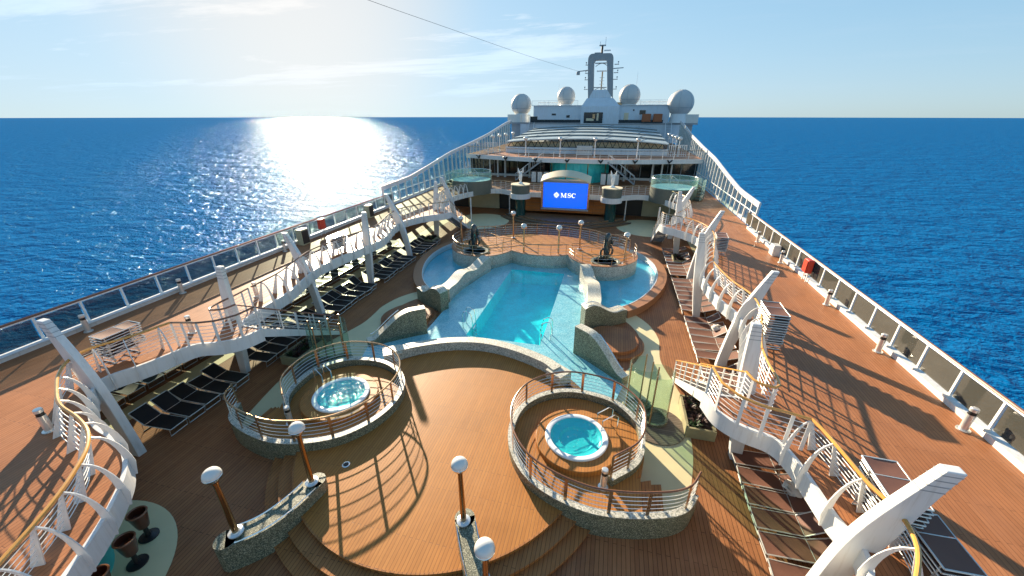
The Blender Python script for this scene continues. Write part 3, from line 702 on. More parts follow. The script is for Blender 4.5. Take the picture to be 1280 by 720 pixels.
# mosaic walls carrying the lamps at the foot of the platform
def lampwall(pts, lab, z=.92):
    P = xy(spline(pts, .12)); mid = P[len(P) // 2]
    t = thing('lamp_wall', lab, 'wall', (mid[0], mid[1], 0), 0, 'mosaic lamp walls')
    w = MB(); w.band(P, .56, 0, z, smooth=True)
    for q in (P[0], P[-1]): w.lathe([(.28, 0), (.28, z), (0, z)], 24, q)
    w.build('mosaic_wall', M['mosaic'], t)
    for e in (-.26, .26):
        r_ = offs(P[2:-2], e); MB().tube([V(*q, z + .05) for q in r_], .022, 6).build('edge_rail', M['chrome'], t)
lampwall([(-3.92, 4.78), (-3.35, 5.35), (-3.02, 6.1), (-2.86, 6.95)], 'curved mosaic wall carrying two globe lamps below the foaming whirlpool terrace')
lampwall([(2.02, 6.9), (2.42, 6.2), (2.88, 5.5), (3.42, 4.75)], 'mosaic wall with two globe lamps at the bottom edge of the picture')
lamp(-3.76, 4.98, .92, 'chrome-collared globe lamp on the lower end of the mosaic wall nearest the bar stools')
lamp(-2.88, 6.82, .92, 'globe lamp on the upper end of mosaic wall below the foaming whirlpool')
lamp(2.04, 6.76, .92, 'globe lamp in the middle of the golden platform edge, on its wall upper end')
lamp(3.3, 4.9, .92, 'globe lamp cut by the bottom edge of the picture')

# ------------------------------------------------------------------ swimming pool
NW = [(-4.3, 14.05), (-3.4, 14.8), (-2.0, 15.55), (-.4, 15.9), (1.24, 15.68), (2.85, 15.05), (3.55, 14.5)]
NWs = xy(spline(NW, .15))
LB = [(6.3, 22.4), (6.95, 23.1), (7.65, 24.2), (8.35, 25.8), (8.82, 27.5), (9.0, 29.3), (8.75, 31.3), (7.8, 33.4), (6.2, 34.8)]
LBs = xy(spline(LB, .2))
half = [(4.2, 13.9), (4.9, 13.1), (5.9, 13.2), (6.5, 15.2), (6.3, 15.6), (4.25, 17.3), (4.3, 20.2), (6.4, 21.6)] + LBs + [(4, 35)]
WP = mir(half, 1) + mir(half, -1)[::-1] + [p for p in NWs]
t = thing('swimming_pool', 'turquoise swimming pool with pale shallow shelf, deep basin and side lobes', 'swimming pool', (0, 22, 0))
RC = [(PX0, PY0), (PX1, PY0), (PX1, PY1), (PX0, PY1)]
# shelf floor around the deep basin (two halves with the basin cut out)
sh = MB()
right = [(PX1, PY0)] + [(PX1, PY1), (PX1, 35)] + [p for p in half[::-1] if p[0] >= 3.9][1:]
sh.sheet([(PX1, PY0), (PX1, 15.3), (4.2, 13.9)] + half[1:7] + [(4.5, 22.5), (3.4, 27.6), (3.0, 30), (PX1, 30)], .10)
sh.sheet(mir([(-PX0, PY0), (-PX0, 15.3), (4.2, 13.9)] + half[1:7] + [(4.5, 22.5), (3.4, 27.6), (3.0, 30), (-PX0, 30)], -1), .10)
sh.sheet([(PX0, 14.9), (PX1, 14.9), (PX1, PY0), (PX0, PY0)], .10); sh.sheet([(PX0, PY1), (PX1, PY1), (PX1, 30), (PX0, 30)], .10)
sh.build('pool_shelf', M['pooltile'], t)
dp = MB(); dp.sheet(RC, -1.0)
dp.faces([V(x, y, z) for z in (.10, -1.0) for x, y in RC], [(0, 1, 5, 4), (1, 2, 6, 5), (2, 3, 7, 6), (3, 0, 4, 7)])
dp.build('deep_basin', M['deeptile'], t)
for s in (-1, 1):
    MB().sheet(mir([(4.5, 22.5), (6.0, 22.0)] + LBs + [(3.0, 34), (3.0, 30), (3.4, 27.6)], s), .06).build('lobe_floor', M['lobetile'], t)
MB().sheet(WP, .34).build('pool_water', M['water'], t)
for s in (-1, 1):
    t2 = thing('pool_coping', f'brown curved coping around the pool lobe on {SIDE[s]}', 'pool edge', (s * 8, 28, 0), 0, 'pool copings')
    MB().band(mir(offs(LBs, -.36), s), .64, .01, .5, smooth=False).build('coping_stone', M['coping'], t2)
    MB().band(mir(offs(LBs, -.03), s), .05, .08, .512).build('white_lip', M['white'], t2)

def mwall(name, label, pts, th, z1, side='mosaic', top='mosaictop', z0=.02, rail=None):
    P = xy(spline(pts, .1)); mid = P[len(P) // 2]
    t = thing(name, label, 'wall', (mid[0], mid[1], 0))
    MB().band(P, th, z0, z1, smooth=False).build('mosaic_wall', M[side], t)
    f = z1 if callable(z1) else (lambda u: z1)
    MB().band(P, th + .02, lambda u: f(u) - .001, lambda u: f(u) + .03).build('mosaic_top', M[top], t)
    if rail:
        n = len(P); a, b, off, zz = rail
        MB().tube([V(*P[i], f(i / (n - 1)) + zz) for i in range(int(a * n), int(b * n))], .022, 6).build('wall_rail', M['chrome'], t)
    return t
mwall('pool_wall', 'low curved ivory mosaic wall between golden platform and turquoise pool', NW, .46, .95, 'mosaiclight')
for x, y, r_, lab in ((-4.35, 14.15, .6, 'square mosaic block ending the low pool wall beside the foaming whirlpool'), (3.62, 14.45, -.6, 'square mosaic block ending the low pool wall beside the calm whirlpool')):
    t = thing('wall_block', lab, 'wall', (x, y, 0)); MB().box((x, y, .44), (.85, .75, .86), r_).build('mosaic_block', M['mosaiclight'], t, bevel=.02); MB().box((x, y, .885), (.87, .77, .03), r_).build('mosaic_top', M['mosaictop'], t)
def bump(t, c, w): return math.exp(-((t - c) / w) ** 2)
for s in (-1, 1):
    w = SIDE[s]
    mwall('wavy_wall', f'pale wavy mosaic wall between pool shelf and blue lobe on {w}', mir([(3.75, 27.35), (4.2, 25.9), (4.55, 24.2), (4.75, 22.6), (4.75, 21.3)], s), .78,
          lambda u: .62 + .62 * bump(u, .02, .22) + .50 * bump(u, .55, .2) + .35 * bump(u, .98, .2), 'mosaiclight')
    mwall('slide_wall', f'dark mosaic wall with humped top at the pool entrance, farther one on {w}', mir([(4.22, 20.15), (5.3, 20.7), (6.5, 21.6)], s), .62,
          lambda u: .75 + .75 * bump(u, .18, .34) + .12 * bump(u, .9, .14), rail=(.05, .95, 0, .12))
    mwall('slide_wall', f'dark mosaic wall sweeping down from a rounded hump, nearer one on {w}', mir([(4.15, 17.4), (5.0, 16.75), (5.8, 16.05), (6.55, 15.35)], s), .44,
          lambda u: .42 + 1.22 * (1 if u < .22 else math.cos(min(1, (u - .22) / .7) * PI / 2) ** 1.3), rail=(.45, .95, 0, .3))
    t = thing('entrance_pad', f'round brown stepped pad leading into the pool on {w}', 'step', (s * 6, 18.8, 0), 0, 'entrance pads')
    MB().disc((s * 5.9, 18.75), 1.35, .17, .36, 64).build('upper_step', M['pooldeck'], t)
    MB().disc((s * 5.95, 18.75), 1.62, .012, .17, 64).build('lower_step', M['pooldeck'], t)
    # steel handrails into the basin
    x, y = (PX0, 18.35) if s < 0 else (PX1, 18.2)
    t = thing('pool_ladder', f'pair of bent steel handrails at basin edge on {w}', 'ladder', (x, y, .1), 0, 'pool ladders')
    for dy in (0, .55):
        MB().tube([V(x + s * .45, y + dy, .1), V(x + s * .45, y + dy, .95), V(x + s * .38, y + dy, 1.12), V(x + s * .2, y + dy, 1.16), V(x - s * .05, y + dy, 1.0), V(x - s * .12, y + dy, .6), V(x - s * .12, y + dy, -.6)], .028, 8).build('handrail', M['chrome'], t)
    for z in (.05, -.25, -.55): MB().box((x - s * .12, y + .275, z), (.08, .55, .03)).build('rung', M['chrome'], t)

# island at the far side of the pool
IF = [(7.35, 31.2), (7.45, 30.2), (7.2, 29.2), (6.4, 28.15), (5.3, 27.6), (4.25, 27.62), (3.3, 28.15), (2.65, 29.0), (2.3, 29.6), (1.6, 29.25), (.8, 29.0), (0, 28.95)]
IFs = xy(spline(IF, .2)); front = IFs + mir(IFs[:-1], -1)[::-1]
back = [(-7.0, 32.0), (-6.2, 32.9), (-5, 33.4), (-3.6, 34.4), (-1.8, 35), (0, 35.2), (1.8, 35), (3.6, 34.4), (5, 33.4), (6.2, 32.9), (7.0, 32.0)]
t = thing('pool_island', 'terraced island with mosaic wall at far side of the pool carrying globe lamps', 'terrace', (0, 31, 0))
MB().prism(front + back, .02, 1.0).build('island_floor', M['platdeck'], t)
MB().band(front, .26, .05, 1.14, smooth=True).build('island_wall', M['mosaiclight'], t)
MB().band(front, .32, 1.14, 1.18, smooth=True).build('wall_coping', M['coping'], t)
for s in (-1, 1): MB().lathe([(0, 1.0), (1.1, 1.0), (1.1, 1.12), (.9, 1.12), (.85, 1.03)], 32, (s * 5.2, 28.9)).build('planting_ring', M['mosaic'], t)
polyrail('island_railing', 'bronze railing along the front of the pool island above the mosaic wall', 'railing', [V(x, y, 1.18) for x, y in xy(resample([V(*q, 0) for q in front], .25))], .78, 1.15, 2, 'bronze', 'bronze', 'wire', rh=.028, rp=.022)
polyrail('island_railing', 'bronze railing along the back of the pool island facing the stage', 'railing', [V(x, y, 1.0) for x, y in xy(spline(back, .25))], 1.0, 1.0, 4, 'bronze', 'bronze', 'wire', rh=.03, rp=.022)
for sgn, lab in ((-1, 'curved ramp railing on the island below the sculpture on the '), (1, 'curved ramp railing on the island beside the sculpture on the ')):
    polyrail('ramp_railing', lab + SIDE[sgn], 'railing', [V(x, y, 1.0) for x, y in xy(spline(mir([(7.0, 31.5), (6.0, 31.9), (4.6, 31.5), (3.4, 30.6), (2.5, 30.3)], sgn), .25))], .85, .9, 3, 'bronze', 'bronze', 'wire', rh=.026, rp=.02)
    polyrail('stage_railing', 'low railing in front of the stage on the ' + SIDE[sgn], 'railing', [V(x, y, .02) for x, y in xy(spline(mir([(1.2, 38.0), (3.2, 37.4), (5.0, 36.6), (6.6, 36.9)], sgn), .3))], 1.0, .9, 4, 'bronze', 'bronze', 'wire', rh=.03, rp=.022)
for x, y, lab in ((-6.95, 30.5, 'globe lamp on the island end by the lobe on the glittering-sea side'), (-3.1, 33.4, 'tall globe lamp behind the island ramp, left of the stage centre'), (-1.25, 29.35, 'globe lamp at the notch of the island front wall'),
                  (1.5, 29.55, 'globe lamp on the island front wall below the blue screen'), (3.0, 31.5, 'tall globe lamp on the island below the right edge of the blue screen'), (6.55, 28.75, 'globe lamp on the island end by the lobe on the deep blue sea side')):
    lamp(x, y, 1.0, lab, 2.1, 'globe lamps on the pool island', .23, 'bronze')
for s in (-1, 1):
    x, y = s * 5.2, 28.75
    t = thing('dark_sculpture', f'dark glazed totem sculpture with looped arms on the island, {SIDE[s]}', 'sculpture', (x, y, 1.0), 0, 'totem sculptures')
    MB().tube([V(x, y, 1.0), V(x, y, 1.5), V(x, y, 2.4), V(x + .03, y, 3.0), V(x + .02, y, 3.25), V(x + .02, y, 3.34)], [.16, .22, .27, .25, .17, .04], 14).build('trunk', M['sculpt'], t)
    for e, zc in ((-1, 1.75), (1, 1.95), (1, 2.65)):
        r_ = .36 if zc < 2.5 else .26
        MB().tube([V(x + e * (.2 + r_ * .62 * math.sin(a)), y, zc + r_ * math.cos(a)) for a in [PI * k / 10 for k in range(11)]], .085, 8).build('arm', M['sculpt'], t)

# ------------------------------------------------------------------ showers, planters, stools
def arcglass(c, r, a0, a1, z0, z1, mname):
    return MB().lathe([(r, z0), (r, z1)], 24, c, a0, a1)
for s in (-1, 1):
    t = thing('glass_shower', f'curved green glass shower screens on a wooden disc on {SIDE[s]}', 'shower', (s * 7.35, 13.4, 0), 0, 'glass showers')
    MB().disc((s * 7.75, 13.0), 1.05, .011, .045, 48).build('wooden_disc', M['padwood'], t)
    for (cx, cy, r, a0, a1) in ((7.05, 13.75, .55, 80, 330), (7.62, 13.35, .5, 250, 480)):
        if s < 0: a0, a1 = 180 - a1, 180 - a0
        c = (s * cx, cy)
        arcglass(c, r, R(a0), R(a1), .15, 2.3, '').build('glass_screen', M['greenglass'], t)
        MB().lathe([(r + .05, .04), (r + .05, .16), (r - .05, .16), (r - .05, .04)], 32, c).build('base_ring', M['mosaic'], t)
        for a in (a0, (a0 + a1) / 2, a1):
            p = V(c[0] + (r + .02) * math.cos(R(a)), c[1] + (r + .02) * math.sin(R(a)), .1); MB().tube([p, p + V(0, 0, 2.3)], .03, 8).build('glass_post', M['bronze'], t)
def planter(x, y, w, l, lab, seed):
    rnd = random.Random(seed)
    t = thing('planter', lab, 'planter', (x, y, 0))
    q = MB()
    for a, b, c_, d_ in ((-w / 2, 0, .09, l), (w / 2, 0, .09, l), (0, -l / 2, w + .09, .09), (0, l / 2, w + .09, .09)): q.box((x + a, y + b, .24), (c_, d_ - .004 if c_ < .1 else d_, .46))
    q.build('planter_box', M['planter'], t); MB().box((x, y, .19), (w - .1, l - .1, .34)).build('soil', M['soil'], t)
    for k in range(9):
        p = thing('potted_plant', f'{"dark red" if k % 3 else "dark green"} spiky plant in the {lab.split(" in ")[0].split(" beside ")[0].split(" below ")[0]}, {ORD[k]} clump along it', 'plant', (x, y, .36), 0, 'plants in the weathered planters')
        px, py = x + rnd.uniform(-.28, .28) * w, y + (k - 4) / 9 * l * .86; lf = MB()
        for j in range(46):
            a = rnd.uniform(0, 2 * PI); e = rnd.uniform(.25, 1.35); ln = rnd.uniform(.16, .42); dv = V(math.cos(a) * math.cos(e), math.sin(a) * math.cos(e), math.sin(e)); sd = V(-math.sin(a), math.cos(a), 0) * rnd.uniform(.02, .045)
            b = V(px, py, .35); mid = b + dv * ln * .55 + V(0, 0, .03); tip = b + dv * ln - V(0, 0, .05 * rnd.random())
            lf.faces([b - sd * .4, b + sd * .4, mid + sd, mid - sd, tip], [(0, 1, 2, 3), (3, 2, 4)])
        lf.build('leaves', M['leafred' if k % 3 else 'leafgreen'], p)
planter(9.25, 13.6, .95, 1.9, 'long weathered planter beside the cream path below the near stair landing', 1)
planter(11.1, 33.0, 1.0, 1.5, 'small planter below the far stair landing on the deep blue sea side', 2)
planter(-11.3, 33.4, 1.0, 1.5, 'small planter below the far stair landing on the glittering-sea side', 3)
planter(-9.25, 13.9, .95, 1.9, 'planter in deep shade below the near stair landing', 4)
for x, y, lab in ((-6.95, 4.75, 'brown leather bar stool, farthest from the camera beside the bar under the promenade'), (-6.45, 4.1, 'brown leather bar stool in the middle of the three by the bar'), (-6.15, 3.3, 'brown leather bar stool nearest the bottom edge of the picture')):
    t = thing('bar_stool', lab, 'bar stool', (x, y, 0), 0, 'bar stools')
    MB().lathe([(0, .01), (.24, .01), (.24, .04), (.07, .07), (.05, .45)], 20, (x, y)).build('pedestal', M['blackmetal'], t)
    MB().lathe([(.0, .45), (.14, .45), (.17, .6), (.215, .90), (.235, .97), (.20, .97), (.18, .78), (0, .76)], 24, (x, y)).build('barrel_seat', M['leather'], t)
    MB().tube([V(x + .22 * math.cos(2 * PI * k / 24), y + .22 * math.sin(2 * PI * k / 24), .98) for k in range(24)], .025, 6, True).build('seat_rim', M['teak'], t)
t = thing('deck_bar', 'round white bar counter with teal front under the near promenade', 'bar', (-8.2, 2.6, 0))
MB().lathe([(1.75, .0), (1.75, 1.02)], 48, (-8.2, 2.6)).build('bar_front', M['teal'], t); MB().lathe([(1.55, 1.02), (2.05, 1.02), (2.08, 1.05), (2.05, 1.09), (1.5, 1.09), (1.5, 1.02)], 48, (-8.2, 2.6)).build('counter_top', M['tub'], t)

# ------------------------------------------------------------------ sun loungers
def make_lounger(name, label, fabric, back=28., seat=1.22, bl=.72):
    """foot end at the origin, head towards -x"""
    t = thing(name, label, 'sun lounger')
    h = .34; W = .33; hx = -seat; a = R(back); bx, bz = hx - bl * math.cos(a), h + bl * math.sin(a)
    f = MB()
    for s in (-1, 1):
        f.tube([V(0, s * W, h), V(hx, s * W, h), V(bx, s * W, bz)], .02, 6)
    f.tube([V(0, -W, h), V(0, W, h)], .02, 6); f.tube([V(bx, -W, bz), V(bx, W, bz)], .02, 6); f.tube([V(hx, -W, h), V(hx, W, h)], .018, 6)
    f.build('frame', M['alu'], t)
    for x in (-.06, hx - .12):
        g = MB(); g.tube([V(x, -W, h), V(x - .05, -W, .02), V(x - .05, W, .02), V(x, W, h)], .02, 6); g.build('leg', M['alu'], t)
    n = 6
    q = MB(); vs = []; fs = []
    for i in range(n + 1):
        x = hx * i / n; sag = -.035 * math.sin(PI * i / n)
        for y, e in ((-W, 0), (-W * .4, 1), (W * .4, 1), (W, 0)): vs.append(V(x, y, h + .012 + sag * e))
    for i in range(n):
        for k in range(3): fs.append((i * 4 + k, i * 4 + k + 1, i * 4 + 5 + k, i * 4 + 4 + k))
    q.faces(vs, fs, True); q.build('seat_sling', M[fabric], t)
    q = MB(); vs = []; fs = []
    for i in range(4):
        u = i / 3; x = hx + (bx - hx) * u - .02; z = h + (bz - h) * u; sag = -.03 * math.sin(PI * u)
        for y, e in ((-W, 0), (-W * .4, 1), (W * .4, 1), (W, 0)): vs.append(V(x, y, z + .012 + sag * e))
    for i in range(3):
        for k in range(3): fs.append((i * 4 + k, i * 4 + k + 1, i * 4 + 5 + k, i * 4 + 4 + k))
    q.faces(vs, fs, True); q.build('back_sling', M[fabric], t)
    return t
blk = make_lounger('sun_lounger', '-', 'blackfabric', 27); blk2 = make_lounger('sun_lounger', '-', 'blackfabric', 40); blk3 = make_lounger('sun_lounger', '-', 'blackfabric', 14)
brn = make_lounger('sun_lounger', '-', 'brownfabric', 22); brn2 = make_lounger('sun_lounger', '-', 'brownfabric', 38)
LR = random.Random(5)
flat = make_lounger('sun_lounger', '-', 'brownfabric', 2, .72, .5)
used = set()
def put(src, x, y, z, rz, label, group):
    if src.name not in used:
        used.add(src.name); src.location = (x, y, z); src.rotation_euler = (0, 0, rz); src['label'] = label; src['group'] = group; return src
    return dup(src, (x, y, z), rz, label, group)
# black ones: front row on the shaded side, in bays between the pylons
def bays(lo, hi, sp, stops, gap):
    out = []; y = lo
    while y < hi:
        st = [q for q in stops if abs(q - y) < gap]
        if st: y = st[0] + gap + .02; continue
        out.append(y); y += sp
    return out
rowA = bays(8.25, 33.5, .73, [12.3, 17.8, 23.1, 29.0, 34.9], .52)
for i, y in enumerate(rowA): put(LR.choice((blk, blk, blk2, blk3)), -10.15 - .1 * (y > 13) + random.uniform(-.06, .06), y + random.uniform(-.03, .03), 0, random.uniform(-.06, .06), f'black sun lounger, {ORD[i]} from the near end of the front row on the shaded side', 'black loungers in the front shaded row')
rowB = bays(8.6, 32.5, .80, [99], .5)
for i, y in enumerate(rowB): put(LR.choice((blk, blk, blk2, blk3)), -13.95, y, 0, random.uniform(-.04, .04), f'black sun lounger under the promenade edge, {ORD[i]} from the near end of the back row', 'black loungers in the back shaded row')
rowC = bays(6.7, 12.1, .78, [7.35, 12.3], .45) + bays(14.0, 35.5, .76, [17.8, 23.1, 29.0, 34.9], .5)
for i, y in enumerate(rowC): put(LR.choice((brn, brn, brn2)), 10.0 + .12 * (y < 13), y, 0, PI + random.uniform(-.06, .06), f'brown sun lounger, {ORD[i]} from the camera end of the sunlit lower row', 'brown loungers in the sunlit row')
def stack(x, y, n, rz, lab, group, dz=.105):
    for k in range(n): put(flat, x + random.uniform(-.02, .02), y + random.uniform(-.02, .02), ZU + dz * k, rz + random.uniform(-.015, .015), f'{ORD[k]} lounger from the bottom {lab}', group)
stack(11.65, 14.9, 12, R(-92), 'of the lounger stack behind the second leaning pylon in sun', 'stacked loungers behind the second pylon')
stack(11.55, 7.15, 9, R(-92), 'of the lounger stack by the golden handrail, nearest pylon', 'stacked loungers by the golden handrail')
stack(12.05, 6.3, 4, R(-88), 'of the lounger stack under the nearest pylon tip', 'stacked loungers under the nearest pylon')
stack(12.3, 26.6, 9, R(-95), 'of the farthest lounger stack on the sunny promenade', 'stacked loungers farther along the sunny promenade')
stack(-12.15, 8.05, 8, R(-92), 'of the lounger stack behind the wavy railing in shade', 'stacked loungers on the shaded promenade')
stack(-12.2, 20.9, 8, R(-92), 'of the lounger stack beside second leaning pylon, glittering-sea side', 'stacked loungers far along the shaded promenade')
for x, y, z, lab in ((11.55, 10.55, .55, 'rumpled white towel heap on brown lounger under the promenade edge'), (11.5, 21.0, .5, 'rumpled white towel on brown lounger by the third pylon')):
    q = MB(); q.ball((x, y, z), .3, 14, 9, .5); rnd = random.Random(int(y))
    for v in q.bm.verts: v.co += V(rnd.uniform(-.07, .07), rnd.uniform(-.07, .07), rnd.uniform(-.06, .06))
    tag(q.build('towel', M['towel']), lab, 'towel')

# ------------------------------------------------------------------ stage, screen and balcony above it
t = thing('stage', 'dark round stage with concentric steps below the blue screen', 'stage', (0, 45, 0))
for r, z0, z1 in ((9.2, .012, .15), (8.6, .15, .3), (8.0, .3, .45)):
    MB().prism([(r * math.sin(R(a)), 50.5 - r * math.cos(R(a))) for a in range(-56, 57, 4)], z0, z1).build('stage_step', M['stage'], t)
    MB().band([(r * math.sin(R(a)), 50.5 - r * math.cos(R(a)) + .03) for a in range(-56, 57, 4)], .07, z1 - .02, z1 + .006, smooth=True).build('step_nosing', M['bronze'] if r < 8.1 else M['blackmetal'], t)
t = thing('stage_back_wall', 'orange wooden panelled wall behind the stage with dark openings', 'wall', (0, 47.4, 0))
MB().box((.3, 47.4, 1.62), (10.8, .2, 2.35)).build('wood_panel', M['wood'], t)
for z in (.62, 1.05, 1.5, 1.95, 2.3): MB().box((.3, 47.28, z), (10.6, .05, .035)).build('wood_ledge', M['coping'], t)
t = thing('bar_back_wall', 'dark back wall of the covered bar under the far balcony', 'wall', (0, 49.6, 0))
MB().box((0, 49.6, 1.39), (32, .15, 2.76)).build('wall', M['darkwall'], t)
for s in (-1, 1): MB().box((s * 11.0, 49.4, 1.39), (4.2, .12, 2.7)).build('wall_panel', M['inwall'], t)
for s in (-1, 1):
    for x, y in ((10.0, 41.5), (11.5, 45.6), (6.9, 46.9)):
        t = thing('slim_column', f'slim white column under the far balcony, {"nearest" if y < 42 else ("outer" if x > 9 else "inner")} on {SIDE[s]}', 'column', (s * x, y, 0), 0, 'slim columns')
        MB().tube([V(s * x, y, .05), V(s * x, y, ZU - .12)], .07, 12).build('shaft', M['white'], t); MB().lathe([(0, .05), (.14, .05), (.14, 0.01)], 16, (s * x, y)).build('base', M['white'], t)
    x, y = s * 5.15 + .05, 45.0
    t = thing('sculpture_drum', f'round drum with dark green glass pillar beside the blue screen on {SIDE[s]}', 'pillar', (x, y, 0), 0, 'sculpture drums')
    MB().lathe([(.62, .3), (.62, ZU - .5)], 24, (x, y)).build('pillar', M['pillarglass'], t)
    MB().lathe([(1.06, ZU - .02), (1.06, ZU + 1.0)], 32, (x, y)).build('drum', M['drum'], t)
    MB().lathe([(1.06, ZU + .98), (1.12, ZU + 1.02), (1.1, ZU + 1.1), (0, ZU + 1.1)], 32, (x, y)).build('drum_top', M['fabriccanopy'], t)
    MB().lathe([(1.04, ZU - .5), (1.16, ZU - .5), (1.16, ZU + .06), (1.04, ZU + .06)], 32, (x, y)).build('white_collar', M['white'], t)
    t = thing('white_sculpture', f'white winged sculpture standing on the drum on {SIDE[s]}', 'sculpture', (x, y, ZU + 1.1), 0, 'white sculptures')
    z = ZU + 1.1
    MB().lathe([(.3, z), (.28, z + .12), (.12, z + .2), (.1, z + .3)], 16, (x, y)).build('base', M['tub'], t)
    MB().tube([V(x, y, z + .25), V(x - .03, y, z + .7), V(x + .05, y, z + 1.15), V(x + .02, y, z + 1.4)], [.1, .2, .15, .06], 10).build('body', M['tub'], t)
    for e in (-1, 1): MB().tube([V(x, y, z + .9), V(x + e * .22, y, z + 1.3), V(x + e * .30, y, z + 1.75)], [.1, .12, .03], 8).build('wing', M['tub'], t)

SX, SY = .08, 45.0
t = thing('video_screen', 'large blue video screen with white letters and compass emblem under an ivory canopy', 'screen', (SX, SY, 1.35))
MB().box((SX, SY + .17, 2.85), (5.35, .3, 3.2)).build('screen_frame', M['rawgrey'], t)
for a, b, c_, d_ in ((0, 1.35, 5.4, .2), (0, 4.42, 5.4, .22), (-2.62, 2.88, .2, 2.86), (2.62, 2.88, .2, 2.86)): MB().box((SX + a, SY, b), (c_, .42, d_)).build('bezel', M['bronze'] if b < 4 and a else M['rawgrey'], t, bevel=.02)
dsp = MB().box((SX, SY + .005, 2.9), (5.0, .05, 2.84)).build('display', M['screen'], t)
yl = SY - .035
def poly3(mb, pts): mb.faces([V(x, yl + e, z) for e in (0, -.02) for x, z in pts], [tuple(range(len(pts))), tuple(range(len(pts), 2 * len(pts)))[::-1]] + [(i, (i + 1) % len(pts), len(pts) + (i + 1) % len(pts), len(pts) + i) for i in range(len(pts))])
def stroke(mb, P, w):
    """calligraphic stroke: list of (x,z), width list"""
    P2 = P; n = len(P2)
    for i in range(n - 1):
        (x0, z0), (x1, z1) = P2[i], P2[i + 1]; dx, dz = x1 - x0, z1 - z0; l = math.hypot(dx, dz) or 1; nx, nz = -dz / l, dx / l; a, b = w[i] / 2, w[i + 1] / 2
        poly3(mb, [(x0 + nx * a, z0 + nz * a), (x0 - nx * a, z0 - nz * a), (x1 - nx * b, z1 - nz * b), (x1 + nx * b, z1 + nz * b)])
lt = MB(); zb, zt = 2.68, 3.16; H_ = zt - zb
# M
x0, x1 = SX - .50, SX + .16
for xx, w in ((x0 + .09, .035), (x1 - .10, .11)): poly3(lt, [(xx - w / 2, zb), (xx + w / 2, zb), (xx + w / 2, zt), (xx - w / 2, zt)])
xm = (x0 + x1) / 2 - .01
poly3(lt, [(x0 + .05, zt), (x0 + .17, zt), (xm + .06, zb + .02), (xm - .03, zb + .02)]); poly3(lt, [(x1 - .11, zt), (x1 - .15, zt), (xm + .0, zb + .02), (xm + .045, zb + .02)])
for xx, w in ((x0 + .09, .17), (x1 - .10, .22)): poly3(lt, [(xx - w / 2, zb - .001), (xx + w / 2, zb - .001), (xx + w / 2, zb + .03), (xx - w / 2, zb + .03)])
poly3(lt, [(x0, zt - .03), (x0 + .14, zt - .03), (x0 + .14, zt + .001), (x0, zt + .001)]); poly3(lt, [(x1 - .14, zt - .03), (x1, zt - .03), (x1, zt + .001), (x1 - .14, zt + .001)])
# S
cx = SX + .47
Sp = []; 
for k in range(13): a = R(20 + 250 * k / 12); Sp.append((cx + .135 * math.cos(a), zb + H_ * .745 + .125 * math.sin(a)))
for k in range(1, 13): a = R(90 - 250 * k / 12); Sp.append((cx + .15 * math.cos(a), zb + H_ * .26 + .125 * math.sin(a)))
n = len(Sp); stroke(lt, Sp, [.03 + .075 * bump(i / (n - 1), .5, .22) for i in range(n)])
poly3(lt, [(cx + .12, zt - .15), (cx + .15, zt - .15), (cx + .15, zt), (cx + .12, zt)]); poly3(lt, [(cx - .16, zb), (cx - .13, zb), (cx - .13, zb + .16), (cx - .16, zb + .16)])
# C
cx = SX + .98; Cp = [(cx + .21 * math.cos(R(48 + 264 * k / 20)), (zb + zt) / 2 + (H_ / 2 - .015) * math.sin(R(48 + 264 * k / 20))) for k in range(21)]
stroke(lt, Cp, [.03 + .09 * bump(i / 20, .5, .28) for i in range(21)]); poly3(lt, [(cx + .15, zt - .16), (cx + .185, zt - .16), (cx + .185, zt), (cx + .15, zt)])
lt.build('lettering', M['screenwhite'], t)
em = MB(); ex, ez = SX - .98, 2.92
for k in range(8):
    a = PI / 4 * k; l1 = .36 if k % 2 == 0 else .25
    for e in (-1, 1): poly3(em, [(ex + .11 * math.cos(a), ez + .11 * math.sin(a)), (ex + .15 * math.cos(a + e * .36), ez + .15 * math.sin(a + e * .36)), (ex + l1 * math.cos(a + e * .02), ez + l1 * math.sin(a + e * .02))])
for r0, r1 in ((.05, .08), (.19, .215), (.27, .285)):
    for k in range(32):
        a, b = 2 * PI * k / 32, 2 * PI * (k + 1) / 32; poly3(em, [(ex + r0 * math.cos(a), ez + r0 * math.sin(a)), (ex + r1 * math.cos(a), ez + r1 * math.sin(a)), (ex + r1 * math.cos(b), ez + r1 * math.sin(b)), (ex + r0 * math.cos(b), ez + r0 * math.sin(b))])
em.build('emblem', M['screenwhite'], t)
cn = MB()
for k in range(24):
    u0, u1 = -1 + 2 * k / 24, -1 + 2 * (k + 1) / 24
    for (ya, za, yb, zb2) in ((-.55, 5.12, .9, 5.60),):
        f_ = lambda u, y, z: V(SX + 2.75 * u, SY + y - .25 * (1 - u * u), z - .66 * u * u)
        cn.faces([f_(u0, ya, za), f_(u1, ya, za), f_(u1, yb, zb2), f_(u0, yb, zb2), f_(u0, ya, za - .12), f_(u1, ya, za - .12), f_(u1, yb, zb2 - .1), f_(u0, yb, zb2 - .1)], [(0, 1, 2, 3), (4, 7, 6, 5), (0, 4, 5, 1), (2, 6, 7, 3)], True)
cn.build('canopy', M['fabriccanopy'], t)
br = MB()
for s in (-1, 1): br.beam((SX + s * 2.4, SY, 4.5), (SX + s * 2.5, SY + .1, 4.66), .18, .3); br.beam((SX + s * 1.5, SY + .2, 4.5), (SX + s * 1.9, SY + .2, 4.74), .1, .2)
br.tube([V(SX - 2.6, SY - .1, 4.6), V(SX, SY - .2, 4.62), V(SX + 2.6, SY - .1, 4.6)], .10, 8); br.build('canopy_bracket', M['white'], t)

